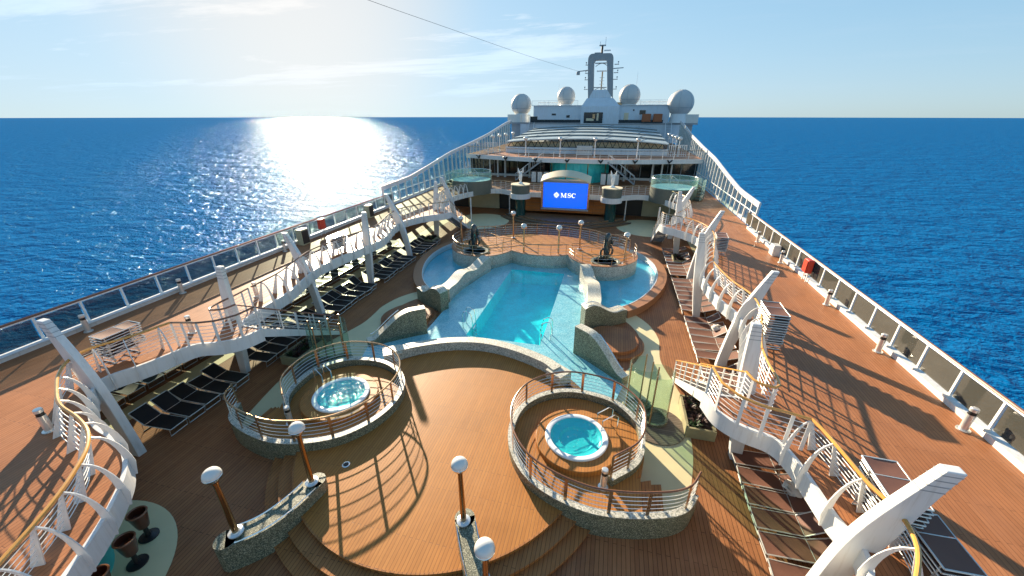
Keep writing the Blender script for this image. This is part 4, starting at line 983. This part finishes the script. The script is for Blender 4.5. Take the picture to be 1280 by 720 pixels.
# pale glass whirlpools on the balcony
for s in (-1, 1):
    c = (s * 11.7, 46.9); r = 2.45
    t = thing('balcony_whirlpool', f'round balcony whirlpool with grey drum and pale green glass ring on {SIDE[s]}', 'whirlpool', (*c, ZU), 0, 'balcony whirlpools')
    MB().lathe([(r, ZU - .45), (r, ZU + 1.12), (r - .1, ZU + 1.15)], 48, c).build('drum', M['drum'], t)
    MB().lathe([(r - .05, ZU + 1.12), (r - .02, ZU + 2.1)], 48, c).build('glass_ring', M['spaglass'], t)
    MB().disc(c, r - .12, ZU + 1.0, ZU + 1.13, 48).build('whirlpool_water', M['pooltile'], t)
    MB().tube([V(c[0] + (r - .035) * math.cos(2 * PI * k / 40), c[1] + (r - .035) * math.sin(2 * PI * k / 40), ZU + 2.11) for k in range(40)], .03, 6, True).build('ring_rail', M['chrome'], t)
    MB().tube([V(c[0] - .3, c[1] + 1.4, ZU + 1.1), V(c[0] - .1, c[1] + 1.3, ZU + 2.1), V(c[0] + .5, c[1] + 1.0, ZU + 1.7), V(c[0] + .6, c[1] + .9, ZU + 1.1)], .03, 6).build('grab_rail', M['white'], t)
    MB().lathe([(r + .75, ZU + .1), (r + .72, ZU + 2.0)], 16, c, R(-40) if s > 0 else R(130), R(50) if s > 0 else R(220)).build('stair_glass', M['spaglass'], t)
    for k in range(5): MB().lathe([(r + .02, ZU + .2 * k + .003), (r + .7, ZU + .2 * k + .003), (r + .7, ZU + .2 * k + .2), (r + .02, ZU + .2 * k + .2)], 5, c, R(-38 + 15 * k) if s > 0 else R(218 - 15 * k - 14), R(-38 + 15 * k + 14) if s > 0 else R(218 - 15 * k)).build('stair_step', M['drum'], t)

# ------------------------------------------------------------------ sun deck with the sliding roof
FE = [(-16.3, 57.8), (-12, 56.2), (-8, 55.0), (-4, 54.2), (0, 54.0), (4, 54.2), (8, 55.0), (12, 56.2), (16.3, 57.8)]
FEs = xy(spline(FE, .6))
o = struct('sun_deck', MB().sheet(FEs + [(16.4, 92), (-16.4, 92)], ZD), M['promdeck'])
MB().sheet(FEs + [(16.4, 92), (-16.4, 92)], ZD - .25).build('deckhead', M['ceil'], o)
MB().band(FEs, .14, ZD - .5, ZD + .05, smooth=True).build('fascia', M['white'], o)
polyrail('sun_deck_railing', 'long white railing along the front edge of the upper sun deck', 'railing', [V(x, y + .25, ZD) for x, y in xy(resample([V(*q, 0) for q in FEs], .5))], 1.08, 1.6, 4, 'bronze', 'white', rh=.035, rp=.035)
for i, x in enumerate((-14, -9.6, -5.2, -.9, 3.4, 7.7, 12.0)):
    y = 54.0 + 3.8 * (x / 16.3) ** 2
    q = thing('floodlight', f'small black twin floodlight on the sun deck fascia, {ORD[i]} from the glittering-sea side', 'floodlight', (x, y - .1, ZD - .15), 0, 'floodlights under the sun deck')
    for e in (-1, 1): MB().beam((x, y - .1, ZD - .35), (x + e * .28, y - .35, ZD + .02), .16, .12).build('lamp_head', M['blackmetal'], q)
    MB().beam((x, y - .05, ZD - .5), (x, y - .15, ZD - .25), .08, .08).build('bracket', M['blackmetal'], q)
t = thing('glazed_wall', 'dark glazed lounge front below the upper sun deck', 'wall', (0, 59, ZU))
MB().box((0, 59, 4.35), (32, .1, 2.7)).build('window_glass', M['winglass'], t)
MB().box((0, 58.85, ZU + .16), (32, .2, .32)).build('sill', M['white'], t)
for i in range(19):
    x = -15.75 + 1.75 * i
    if abs(x) > 4.5: MB().box((x, 58.9, 4.35), (.08, .16, 2.7)).build('mullion', M['rawgrey'], t)
for i, x in enumerate((-12.6, -11.4, -10.3, -6.6, 6.6, 10.2, 11.4, 12.6)):
    q = thing('deck_column', f'white column holding up the sun deck, {ORD[i]} from the glittering-sea side', 'column', (x, 57.6, ZU), 0, 'sun deck columns')
    MB().tube([V(x, 57.6, ZU + .02), V(x, 57.6, ZD - .25)], .11, 10).build('shaft', M['white'], q); MB().lathe([(.2, ZU), (.2, ZU + .08), (.11, ZU + .1)], 12, (x, 57.6)).build('base', M['white'], q)
t = thing('curved_bar_screen', 'curved turquoise panelled bar wall behind the blue screen', 'wall', (.4, 58, ZU))
for k in range(11):
    a0, a1 = R(198 + 13.2 * k), R(198 + 13.2 * k + 11.8)
    MB().lathe([(4.2, ZU + .02), (4.2, ZD - .26)], 3, (.4, 58.4), a0, a1).build('panel', M['teal'], t)
    MB().tube([V(.4 + 4.22 * math.cos(a1 + .012), 58.4 + 4.22 * math.sin(a1 + .012), z) for z in (ZU + .02, ZD - .27)], .07, 6).build('panel_post', M['brass'] if k % 3 == 0 else M['teal'], t)
for s in (-1, 1):
    for k in range(3):
        x = s * (3.75 + .82 * k) + .2
        q = thing('tall_cabinet', f'{ORD[k]} pale cabinet out from the turquoise bar wall, {SIDE[s]}', 'cabinet', (x, 53.5, ZU), 0, 'pale cabinets on the balcony')
        MB().box((x, 53.6, ZU + .74), (.62, .5, 1.36)).build('cabinet_body', M['cabinet'], q, bevel=.02); MB().box((x, 53.6, ZU + 1.47), (.7, .56, .09)).build('top', M['blackmetal'], q)
        MB().box((x + .37, 53.6, ZU + .74), (.09, .5, 1.4)).build('side_panel', M['blackmetal'], q)
    t = thing('inner_stairway', f'white stairway from balcony to sun deck on {SIDE[s]}', 'stairs', (s * 6, 54.5, ZU), 0, 'sun deck stairways')
    for y in (54.1, 55.2):
        MB().beam((s * 4.3, y, ZD - .3), (s * 7.9, y, ZU + .1), .06, .18).build('stringer', M['rawgrey'], t)
        MB().tube([V(s * 4.3, y, ZD + .65), V(s * 7.9, y, ZU + 1.0)], .03, 6).build('handrail', M['white'], t)
        for k in range(7): MB().tube([V(s * (4.3 + .6 * k), y, ZD - .25 - .45 * k), V(s * (4.3 + .6 * k), y, ZD + .65 - .45 * k)], .02, 5).build('baluster', M['white'], t)
    for k in range(12): MB().box((s * (4.4 + .3 * k), 54.65, ZD - .25 - .225 * k), (.28, 1.0, .04)).build('tread', M['tread'], t)

# sliding roof
t = thing('sliding_roof', 'wide pale sliding glass roof in stepped bands over dark zigzag trusses', 'roof', (.5, 62, ZD))
def rz_(x, y): return 8.1 + 1.45 * ((y - 62) / 26) - .54 * ((x - .5) / 11.5) ** 2
MB().box((.5, 61.9, ZD + .44), (23.6, .2, .86)).build('low_wall', M['shipblue'], t)
MB().box((.5, 75, ZD + .42), (22.6, 25.5, .8)).build('roof_base', M['shipblue'], t)
tr = MB()
K = 22
for i in range(K):
    x0, x1 = -11 + 23 * i / K, -11 + 23 * (i + 1) / K; xm = (x0 + x1) / 2
    tr.beam((x0, 62, ZD + .88), (xm, 62, rz_(xm, 62) - .1), .09, .09); tr.beam((xm, 62, rz_(xm, 62) - .1), (x1, 62, ZD + .88), .09, .09)
    tr.beam((x0, 62, rz_(x0, 62) - .12), (x1, 62, rz_(x1, 62) - .12), .12, .12)
tr.beam((-11, 62, ZD + .9), (12, 62, ZD + .9), .12, .1); tr.build('truss', M['truss'], t)
bk = MB(); bk.box((.5, 63.2, 7.1), (22.4, .1, .9)); bk.build('lightened_glazing', M['fabriccanopy'], t)  # coloured pale to look lit, though it lies in the roof's shadow
for b in range(5):
    y0, y1 = 61.6 + 5.3 * b, 61.6 + 5.3 * (b + 1) - .0
    q = MB(); K = 24; vs = []; fs = []
    for i in range(K + 1):
        x = -11.3 + 23.6 * i / K
        for y, dz in ((y0, -.1), (y0, .08), (y1, .16), (y1, -.1)): vs.append(V(x, y, rz_(x, y0) + dz))
    for i in range(K):
        for k in range(4): fs.append((4 * i + k, 4 * i + (k + 1) % 4, 4 * i + 4 + (k + 1) % 4, 4 * i + 4 + k))
    fs += [(0, 1, 2, 3), (4 * K, 4 * K + 1, 4 * K + 2, 4 * K + 3)]
    q.faces(vs, fs); q.build('roof_band', M['roofwhite'], t)
    g = MB()
    for i in range(K): g.beam((-11.3 + 23.6 * i / K, y0 - .05, rz_(-11.3 + 23.6 * i / K, y0) + .02), (-11.3 + 23.6 * (i + 1) / K, y0 - .05, rz_(-11.3 + 23.6 * (i + 1) / K, y0) + .02), .10, .08)
    g.build('band_edge', M['truss'] if b else M['white'], t)
    for x in (-7.5, -2.5, 3.5, 8.5): MB().beam((x, y0, rz_(x, y0) + .10), (x + .9, y1, rz_(x, y0) + .18), .07, .05).build('roof_rib', M['rawgrey'], t)
t = thing('deck_box', 'white equipment box in front of the sliding roof', 'box', (.8, 60.4, ZD)); MB().box((.8, 60.4, ZD + .6), (2.2, .7, 1.2)).build('box_body', M['cabinet'], t, bevel=.03); MB().box((.8, 60.4, ZD + 1.22), (2.3, .8, .05)).build('box_lid', M['white'], t)
for i, x in enumerate((-7.0, -2.2, 2.45, 7.9)):
    lamp(x, 56.4, ZD, f'globe lamp in front of the sliding roof, {ORD[i]} from the glittering-sea side', 2.2, 'globe lamps on the sun deck', .28, 'white')
for s in (-1, 1):
    for k, y in enumerate((60.5, 64, 68, 73)):
        lamp(s * 13.2 + .3, y, ZD, f'{ORD[k]} globe lamp in file beside sliding roof, {SIDE[s]}', 2.2, 'globe lamps on the sun deck', .28, 'white')
    t = thing('deck_gate', f'white barred gate enclosure beside the sliding roof on {SIDE[s]}', 'railing', (s * 13, 60, ZD), 0)
    for k in range(9): MB().beam((s * (12.2 + .3 * k), 60 + .15 * k, ZD), (s * (12.2 + .3 * k), 60 + .15 * k, ZD + 1.5), .06, .06).build('bar', M['white'], t)
    for z in (.3, 1.5): MB().beam((s * 12.2, 60, ZD + z), (s * 14.6, 61.2, ZD + z), .06, .06).build('rail', M['white'], t)

# ------------------------------------------------------------------ forward superstructure, radomes and mast
CXS = .9
t = thing('forward_house', 'pale blue white forward deckhouse below the radar mast', 'deckhouse', (CXS, 96, ZD))
MB().box((CXS, 92.2, 7.75), (33.6, .6, 3.6)).build('lower_wall', M['shipblue'], t)
MB().box((CXS + .1, 97, 11.35), (28.2, 9, 3.5)).build('upper_wall', M['shipblue'], t)
MB().box((CXS + .1, 97, 13.14), (28.8, 9.6, .1)).build('roof', M['white'], t)
MB().box((CXS, 97, 9.62), (39.5, 10.4, .3)).build('side_platform', M['rawgrey'], t)
for s in (-1, 1):
    MB().box((CXS + s * 18.2, 96.8, 10.6), (3.0, 10, 1.6)).build('platform_bulwark', M['ceil'], t)
    MB().box((CXS + s * 17.9, 93, 7.7), (2.0, 1.6, 3.5)).build('corner_post', M['rawgrey'], t)
for x, z, w_, h_, m_ in ((-5.5, 11.0, .7, .5, 'winglass'), (-8.6, 11.4, .9, .35, 'blackmetal'), (-13.0, 10.5, 1.6, 1.0, 'winglass'), (6.6, 10.9, .9, 1.6, 'fabriccanopy'), (9.8, 11.8, 1.2, .8, 'winglass'), (8.0, 12.2, .3, .3, 'blackmetal')):
    MB().box((x, 92.47, z), (w_, .06, h_)).build('window', M[m_], t)
MB().box((-8.3, 92.44, 10.0), (11, .08, .7)).build('lower_recess', M['winglass'], t); MB().box((9.5, 92.44, 10.0), (9, .08, .7)).build('lower_recess', M['winglass'], t)
polyrail('house_railing', 'white railing on the roof of the forward deckhouse', 'railing', [V(-13.5 + .9 * i, 92.9, 13.19) for i in range(12)] , .9, 1.4, 3, 'white', 'white', rh=.03, rp=.03)
polyrail('house_railing', 'white railing on deckhouse roof beside the orange lockers', 'railing', [V(5.6 + .9 * i, 92.9, 13.19) for i in range(11)], .9, 1.4, 3, 'white', 'white', rh=.03, rp=.03)
for s in (-1, 1):
    polyrail('wing_railing', f'railing round the radome platform on {SIDE[s]}', 'railing', [V(CXS + s * (14.6 + .6 * i), 91.9, 9.78) for i in range(9)], 1.5, 1.0, 4, 'white', 'white', rh=.04, rp=.04)
    x = s * 14.2 + CXS
    q = thing('companion_ladder', f'steep ladder up to the radome platform on {SIDE[s]}', 'ladder', (x, 91, ZD))
    for e in (-.55, .55): MB().beam((x + e, 88.6, ZD + .1), (x + e, 91.7, 9.7), .1, .2).build('stringer', M['whitemetal'], q)
    for k in range(12): MB().box((x, 88.7 + .25 * k, ZD + .3 + .3 * k), (1.0, .2, .04)).build('tread', M['rawgrey'], q)
for x, lab in ((9.8, 'orange equipment locker on the radome platform, inner of the pair'), (12.0, 'orange equipment locker on radome platform, outer of the pair')):
    q = thing('orange_locker', lab, 'locker', (x + 3.2 - 1.2, 91.4, 9.78), 0, 'orange lockers'); MB().box((x + .8, 91.4, 10.75), (1.7, 1, 1.5)).build('locker_body', M['orange'], q, bevel=.05); MB().box((x + .8, 90.88, 10.75), (1.4, .05, 1.2)).build('locker_door', M['orange'], q)
for s in (-1, 1):
    q = thing('lattice_awning', f'grey slatted awning frame behind the radome on {SIDE[s]}', 'awning', (CXS + s * 11, 99, 13.2))
    for k in range(12): MB().beam((CXS + s * (8.0 + .55 * k), 98, 13.25), (CXS + s * (8.3 + .55 * k), 100.5, 13.95), .08, .08).build('slat', M['whitemetal'], q)
    MB().beam((CXS + s * 8, 98, 13.3), (CXS + s * 14.2, 98, 13.3), .12, .12).build('beam', M['whitemetal'], q); MB().beam((CXS + s * 8.2, 100.5, 13.95), (CXS + s * 14.5, 100.5, 13.95), .12, .12).build('beam', M['whitemetal'], q)
def radome(x, y, z, r, zb, lab):
    t = thing('radome', lab, 'radome', (x, y, zb), 0, 'white satellite radomes')
    MB().ball((x, y, z), r, 40, 24).build('dome_shell', M['dome'], t)
    MB().lathe([(r * .72, zb), (r * .62, z - r * .72)], 32, (x, y)).build('pedestal', M['whitemetal'], t)
    MB().tube([V(x + (r + .015) * math.cos(2 * PI * k / 48) * .94, y + (r + .015) * math.sin(2 * PI * k / 48) * .94, z - r * .34) for k in range(48)], .035, 5, True).build('seam_band', M['rawgrey'], t)
    for k in range(6):
        a = 2 * PI * k / 6 + .3; MB().tube([V(x + r * 1.006 * math.cos(b) * math.cos(a), y + r * 1.006 * math.cos(b) * math.sin(a), z + r * 1.006 * math.sin(b)) for b in [R(-40 + 10 * j) for j in range(13)]], .018, 4).build('seam_rib', M['rawgrey'], t)
radome(-16.2, 94, 13.35, 2.25, 9.8, 'outermost white satellite radome on the glittering-sea side')
radome(-6.4, 95, 14.95, 1.95, 13.2, 'white satellite radome on deckhouse roof between mast and outermost radome, glittering-sea side')
radome(6.9, 94, 14.95, 2.15, 13.2, 'white satellite radome on deckhouse roof just right of the mast')
radome(17.0, 93, 13.45, 2.5, 9.8, 'largest white satellite radome, outermost on the deep blue sea side')

t = thing('radar_mast', 'grey arched radar mast with crossbars and antennas above the forward deckhouse', 'mast', (.95, 93, 9.6))
MX, MY = .95, 93.2
b_ = MB()
vs = []
for z, a, c_ in ((9.5, -2.7, 5.15), (12.95, -2.7, 5.15), (14.5, -1.75, 3.65)):
    for (x, y) in ((a, 91.6 + (z > 13) * 1.0), (c_, 91.6 + (z > 13) * 1.0), (c_, 97), (a, 97)): vs.append(V(x, y, z))
b_.faces(vs, [(0, 1, 5, 4), (1, 2, 6, 5), (2, 3, 7, 6), (3, 0, 4, 7), (4, 5, 9, 8), (5, 6, 10, 9), (6, 7, 11, 10), (7, 4, 8, 11), (8, 9, 10, 11), (3, 2, 1, 0)])
b_.build('tower_base', M['shipblue'], t)
MB().box((-.1, 91.56, 10.75), (3.9, .1, 2.1)).build('tower_window', M['winglass'], t, bevel=.04)
MB().box((-.75, 91.5, 10.4), (1.6, .06, .5)).build('window_fitting', M['fabriccanopy'], t); MB().box((.8, 91.5, 10.9), (.4, .06, 1.4)).build('window_fitting', M['fabriccanopy'], t); MB().box((0, 91.5, 11.0), (.5, .06, .9)).build('window_fitting', M['brass'], t)
# arch: outline with rounded shoulders and an opening
outer = [(-1.55, 14.4), (-1.9, 18.5), (-2.08, 21.4)] + [(-1.28 - .8 * math.cos(R(a)), 21.7 + .95 * math.sin(R(a))) for a in range(10, 91, 16)] + [(2.2 + .75 * math.sin(R(a)), 21.7 + .95 * math.cos(R(a))) for a in range(0, 85, 16)] + [(2.95, 21.4), (3.2, 18.5), (3.55, 14.4)]
inner = [(-.55, 16.1), (-.7, 18.5), (-.85, 21.0), (-.6, 21.5), (1.5, 21.5), (1.75, 21.0), (2.0, 18.5), (2.25, 16.1)]
def ring_prism(mb, out, inn, y0, y1):
    # out is an open path from left foot to right foot; inn the hole
    O = [V(x, 0, z) for x, z in out]; I = [V(x, 0, z) for x, z in inn]
    Or, Ir = resample([V(x, z, 0) for x, z in out], .4), None
    n = len(Or) - 1; Ir = resample([V(x, z, 0) for x, z in inn], .1); Ir = [Ir[round(i * (len(Ir) - 1) / n)] for i in range(n + 1)]
    vs = []
    for y in (y0, y1):
        vs += [V(p.x, y, p.y) for p in Or] + [V(p.x, y, p.y) for p in Ir]
    m = n + 1; fs = []
    for i in range(n):
        fs += [(i, i + 1, m + i + 1, m + i), (2 * m + i, 3 * m + i, 3 * m + i + 1, 2 * m + i + 1), (i, 2 * m + i, 2 * m + i + 1, i + 1), (m + i, m + i + 1, 3 * m + i + 1, 3 * m + i)]
    fs += [(0, m, 3 * m, 2 * m), (n, 2 * m + n, 3 * m + n, m + n)]
    mb.faces(vs, fs)
a_ = MB(); ring_prism(a_, outer, inner, 92.9, 94.6); a_.build('mast_arch', M['mastgrey'], t)
MB().box((.9, 93.75, 15.25), (4.4, 1.6, 1.68)).build('arch_sill', M['shipblue'], t)
for z, h_ in ((16.55, .14), (21.0, .16)): MB().box((.72, 93.7, z), (2.7, .5, h_)).build('crossbar', M['mastgrey'], t)
MB().tube([V(-.5 + 2.5 * k / 10, 93.6, 20.4 + .55 * math.sin(PI * k / 10)) for k in range(11)], .07, 6).build('curved_brace', M['mastgrey'], t)
MB().tube([V(-.5 + 2.6 * k / 10, 93.6, 16.0 + .5 * math.sin(PI * k / 10)) for k in range(11)], .06, 6).build('curved_brace', M['mastgrey'], t)
MB().tube([V(.95, 94.2, 16), V(.95, 94.2, 19.5)], .14, 8).build('radar_post', M['brass'], t)
MB().box((.8, 94.1, 19.6), (2.0, .25, .22)).build('radar_scanner', M['whitemetal'], t)
for z in (18.4, 17.8, 17.2): MB().box((.95, 94.1, z), (1.0, .15, .08)).build('spreader', M['whitemetal'], t)
for z in (16.2, 18.0, 19.2, 20.7):
    for s in (-1, 1):
        x = (-1.75 if s < 0 else 3.35) - s * 0; q = MB(); q.box((x + s * .35, 93.5, z), (.9, .7, .09)); q.beam((x + s * .65, 93.4, z), (x + s * .65, 93.4, z + .4), .07, .07); q.box((x + s * .65, 93.4, z + .42), (.25, .25, .2)); q.build('antenna_bracket', M['mastgrey'], t)
MB().beam((-1.8, 93.4, 19.75), (-4.1, 93.4, 19.55), .16, .18).build('signal_arm', M['mastgrey'], t); MB().box((-3.95, 93.3, 19.2), (.7, .6, .6)).build('camera_housing', M['mastgrey'], t, bevel=.12)
MB().beam((3.1, 93.4, 19.95), (5.1, 93.4, 20.05), .16, .16).build('signal_arm', M['mastgrey'], t)
MB().tube([V(.55, 93.6, 22.5), V(.55, 93.6, 24.2)], .22, 8).build('top_post', M['blackmetal'], t); MB().box((.6, 93.6, 24.1), (1.3, .4, .2)).build('top_platform', M['mastgrey'], t)
MB().box((1.6, 93.6, 23.2), (1.3, .3, .22)).build('top_scanner', M['whitemetal'], t); MB().box((-.3, 93.6, 22.75), (1.2, .5, .25)).build('top_platform', M['mastgrey'], t)
for x, h_ in ((1.15, 1.3), (.1, .6)): MB().tube([V(x, 93.6, 24.15), V(x, 93.6, 24.2 + h_)], .045, 5).build('whip_aerial', M['whitemetal'], t)
for x, y, z, h_, lab in ((-8.2, 96, 13.2, 4.3, 'thin whip aerial beside the radome on glittering-sea side roof'), (8.1, 96, 13.2, 6.2, 'thin whip aerial beside the radome right of the mast')):
    q = thing('whip_aerial', lab, 'aerial', (x, y, z)); MB().tube([V(x, y, z), V(x, y, z + h_)], [.05, .02], 5).build('rod', M['whitemetal'], q); MB().lathe([(.15, z), (.12, z + .4)], 8, (x, y)).build('base', M['whitemetal'], q)
q = thing('deck_house_lamp', 'small box on deckhouse roof between mast and radome', 'box', (4.9, 94, 13.2)); MB().box((5.0, 94, 13.45), (1.3, .8, .5)).build('box_body', M['brass'], q, bevel=.03); MB().box((5.0, 94, 13.72), (1.4, .9, .05)).build('box_lid', M['whitemetal'], q)

# stay wire running back from the mast over the pool
q = MB(); q.tube(spline([(-3.9, 93.3, 19.6), (-9.0, 71, 19.65), (-14.2, 48.1, 20.06), (-17.2, 35, 20.35), (-20.4, 21, 20.9)], 2.), .018, 5)
tag(q.build('stay_wire', M['blackmetal']), 'thin dark stay wire sagging across the sky towards the radar mast', 'wire')

# ------------------------------------------------------------------ light, sky, camera
SUN_AZ, SUN_EL = 38.5, 16.5            # degrees to port of the bow, above the horizon
sd = V(-math.sin(R(SUN_AZ)) * math.cos(R(SUN_EL)), math.cos(R(SUN_AZ)) * math.cos(R(SUN_EL)), math.sin(R(SUN_EL)))
L = bpy.data.lights.new('sun', 'SUN'); L.energy = 4.3; L.angle = R(.55); L.color = (1, .84, .62)
lo = bpy.data.objects.new('sun', L); COL.objects.link(lo); lo.rotation_euler = (-sd).to_track_quat('-Z', 'Y').to_euler()
w = bpy.data.worlds.new('World'); S.world = w; w.use_nodes = True; nt = w.node_tree; K = nt.links.new
bg = nt.nodes['Background']; sky = nt.nodes.new('ShaderNodeTexSky'); sky.sky_type = 'NISHITA'; sky.sun_disc = False
sky.sun_elevation = R(SUN_EL); sky.sun_rotation = R(-SUN_AZ); sky.altitude = 50; sky.air_density = 1.0; sky.dust_density = .25; sky.ozone_density = 4.0
SKY_TINT = (.77, .99, 1.15)
bg.inputs['Strength'].default_value = .15
tc = nt.nodes.new('ShaderNodeTexCoord'); sx = nt.nodes.new('ShaderNodeSeparateXYZ'); K(tc.outputs['Generated'], sx.inputs[0])
def mth(op, a, b=None, c=None):
    n = nt.nodes.new('ShaderNodeMath'); n.operation = op
    for i, v in enumerate((a, b, c)):
        if v is None: continue
        if isinstance(v, (int, float)): n.inputs[i].default_value = v
        else: K(v, n.inputs[i])
    return n.outputs[0]
def mrange(v, a, b, c=0., d=1.):
    n = nt.nodes.new('ShaderNodeMapRange'); n.interpolation_type = 'SMOOTHSTEP'; K(v, n.inputs[0]); n.inputs[1].default_value = a; n.inputs[2].default_value = b; n.inputs[3].default_value = c; n.inputs[4].default_value = d; return n.outputs[0]
# clouds live on a flat layer overhead: direction divided by height
zz = mth('MAXIMUM', mth('ADD', sx.outputs[2], .06), .02)
cv = nt.nodes.new('ShaderNodeCombineXYZ'); K(mth('DIVIDE', sx.outputs[0], zz), cv.inputs[0]); K(mth('DIVIDE', sx.outputs[1], zz), cv.inputs[1])
def cloud(scale, det, rough, off, lo_, hi_):
    mp = nt.nodes.new('ShaderNodeMapping'); mp.inputs['Location'].default_value = off; mp.inputs['Scale'].default_value = (scale[0], scale[1], 1); mp.inputs['Rotation'].default_value = (0, 0, R(-14)); K(cv.outputs[0], mp.inputs[0])
    n = nt.nodes.new('ShaderNodeTexNoise'); n.inputs['Scale'].default_value = 1; n.inputs['Detail'].default_value = det; n.inputs['Roughness'].default_value = rough; n.inputs['Distortion'].default_value = .4; K(mp.outputs[0], n.inputs['Vector'])
    return mrange(n.outputs['Fac'], lo_, hi_)
c1 = cloud((.26, .52), 9, .66, (5.3, 2.4, 0), .51, .74)
dt = nt.nodes.new('ShaderNodeVectorMath'); dt.operation = 'DOT_PRODUCT'; nv = nt.nodes.new('ShaderNodeVectorMath'); nv.operation = 'NORMALIZE'; K(tc.outputs['Generated'], nv.inputs[0]); K(nv.outputs[0], dt.inputs[0]); dt.inputs[1].default_value = sd
near = mrange(dt.outputs['Value'], .72, .97)                      # more cloud towards the sun's quarter of the sky
hz = mrange(sx.outputs[2], .015, .09)
cf = mth('MULTIPLY', mth('MULTIPLY', c1, hz), mth('MULTIPLY_ADD', near, .75, .10))
bri = nt.nodes.new('ShaderNodeMix'); bri.data_type = 'RGBA'; bri.inputs[6].default_value = (7.5, 7.8, 8.0, 1); bri.inputs[7].default_value = (90, 84, 76, 1); K(near, bri.inputs[0])
mx = nt.nodes.new('ShaderNodeMix'); mx.data_type = 'RGBA'; K(cf, mx.inputs[0]); K(sky.outputs[0], mx.inputs[6]); K(bri.outputs[2], mx.inputs[7])
# the glare round the sun rolls off softly instead of clipping
den = nt.nodes.new('ShaderNodeVectorMath'); den.operation = 'MULTIPLY_ADD'; K(mx.outputs[2], den.inputs[0]); den.inputs[1].default_value = (.50, .50, .49); den.inputs[2].default_value = (1, 1, 1)
dv = nt.nodes.new('ShaderNodeVectorMath'); dv.operation = 'DIVIDE'; K(mx.outputs[2], dv.inputs[0]); K(den.outputs[0], dv.inputs[1])
tn = nt.nodes.new('ShaderNodeVectorMath'); tn.operation = 'MULTIPLY'; K(dv.outputs[0], tn.inputs[0]); tm_ = nt.nodes.new('ShaderNodeMix'); tm_.data_type = 'RGBA'; K(mrange(dt.outputs['Value'], .925, 1.0), tm_.inputs[0]); tm_.inputs[6].default_value = (*SKY_TINT, 1); tm_.inputs[7].default_value = (1.06, 1.06, 1.03, 1); K(tm_.outputs[2], tn.inputs[1])
K(tn.outputs[0], bg.inputs['Color'])

cam = bpy.data.cameras.new('camera'); co = bpy.data.objects.new('camera', cam); COL.objects.link(co); S.camera = co
cam.sensor_width = 36; cam.lens = 490 / 1280 * 36; cam.clip_start = .1; cam.clip_end = 60000
co.location = (5.1, 0, 11.2); co.rotation_euler = (R(90 - 23.76), 0, R(14))
S.view_settings.view_transform = 'Standard'; S.view_settings.look = 'None'; S.view_settings.gamma = 1; S.view_settings.exposure = 1.75
S.cycles.use_denoising = True; S.cycles.max_bounces = 8; S.cycles.transparent_max_bounces = 16; S.cycles.sample_clamp_indirect = 6
S.cycles.caustics_reflective = False; S.cycles.caustics_refractive = False
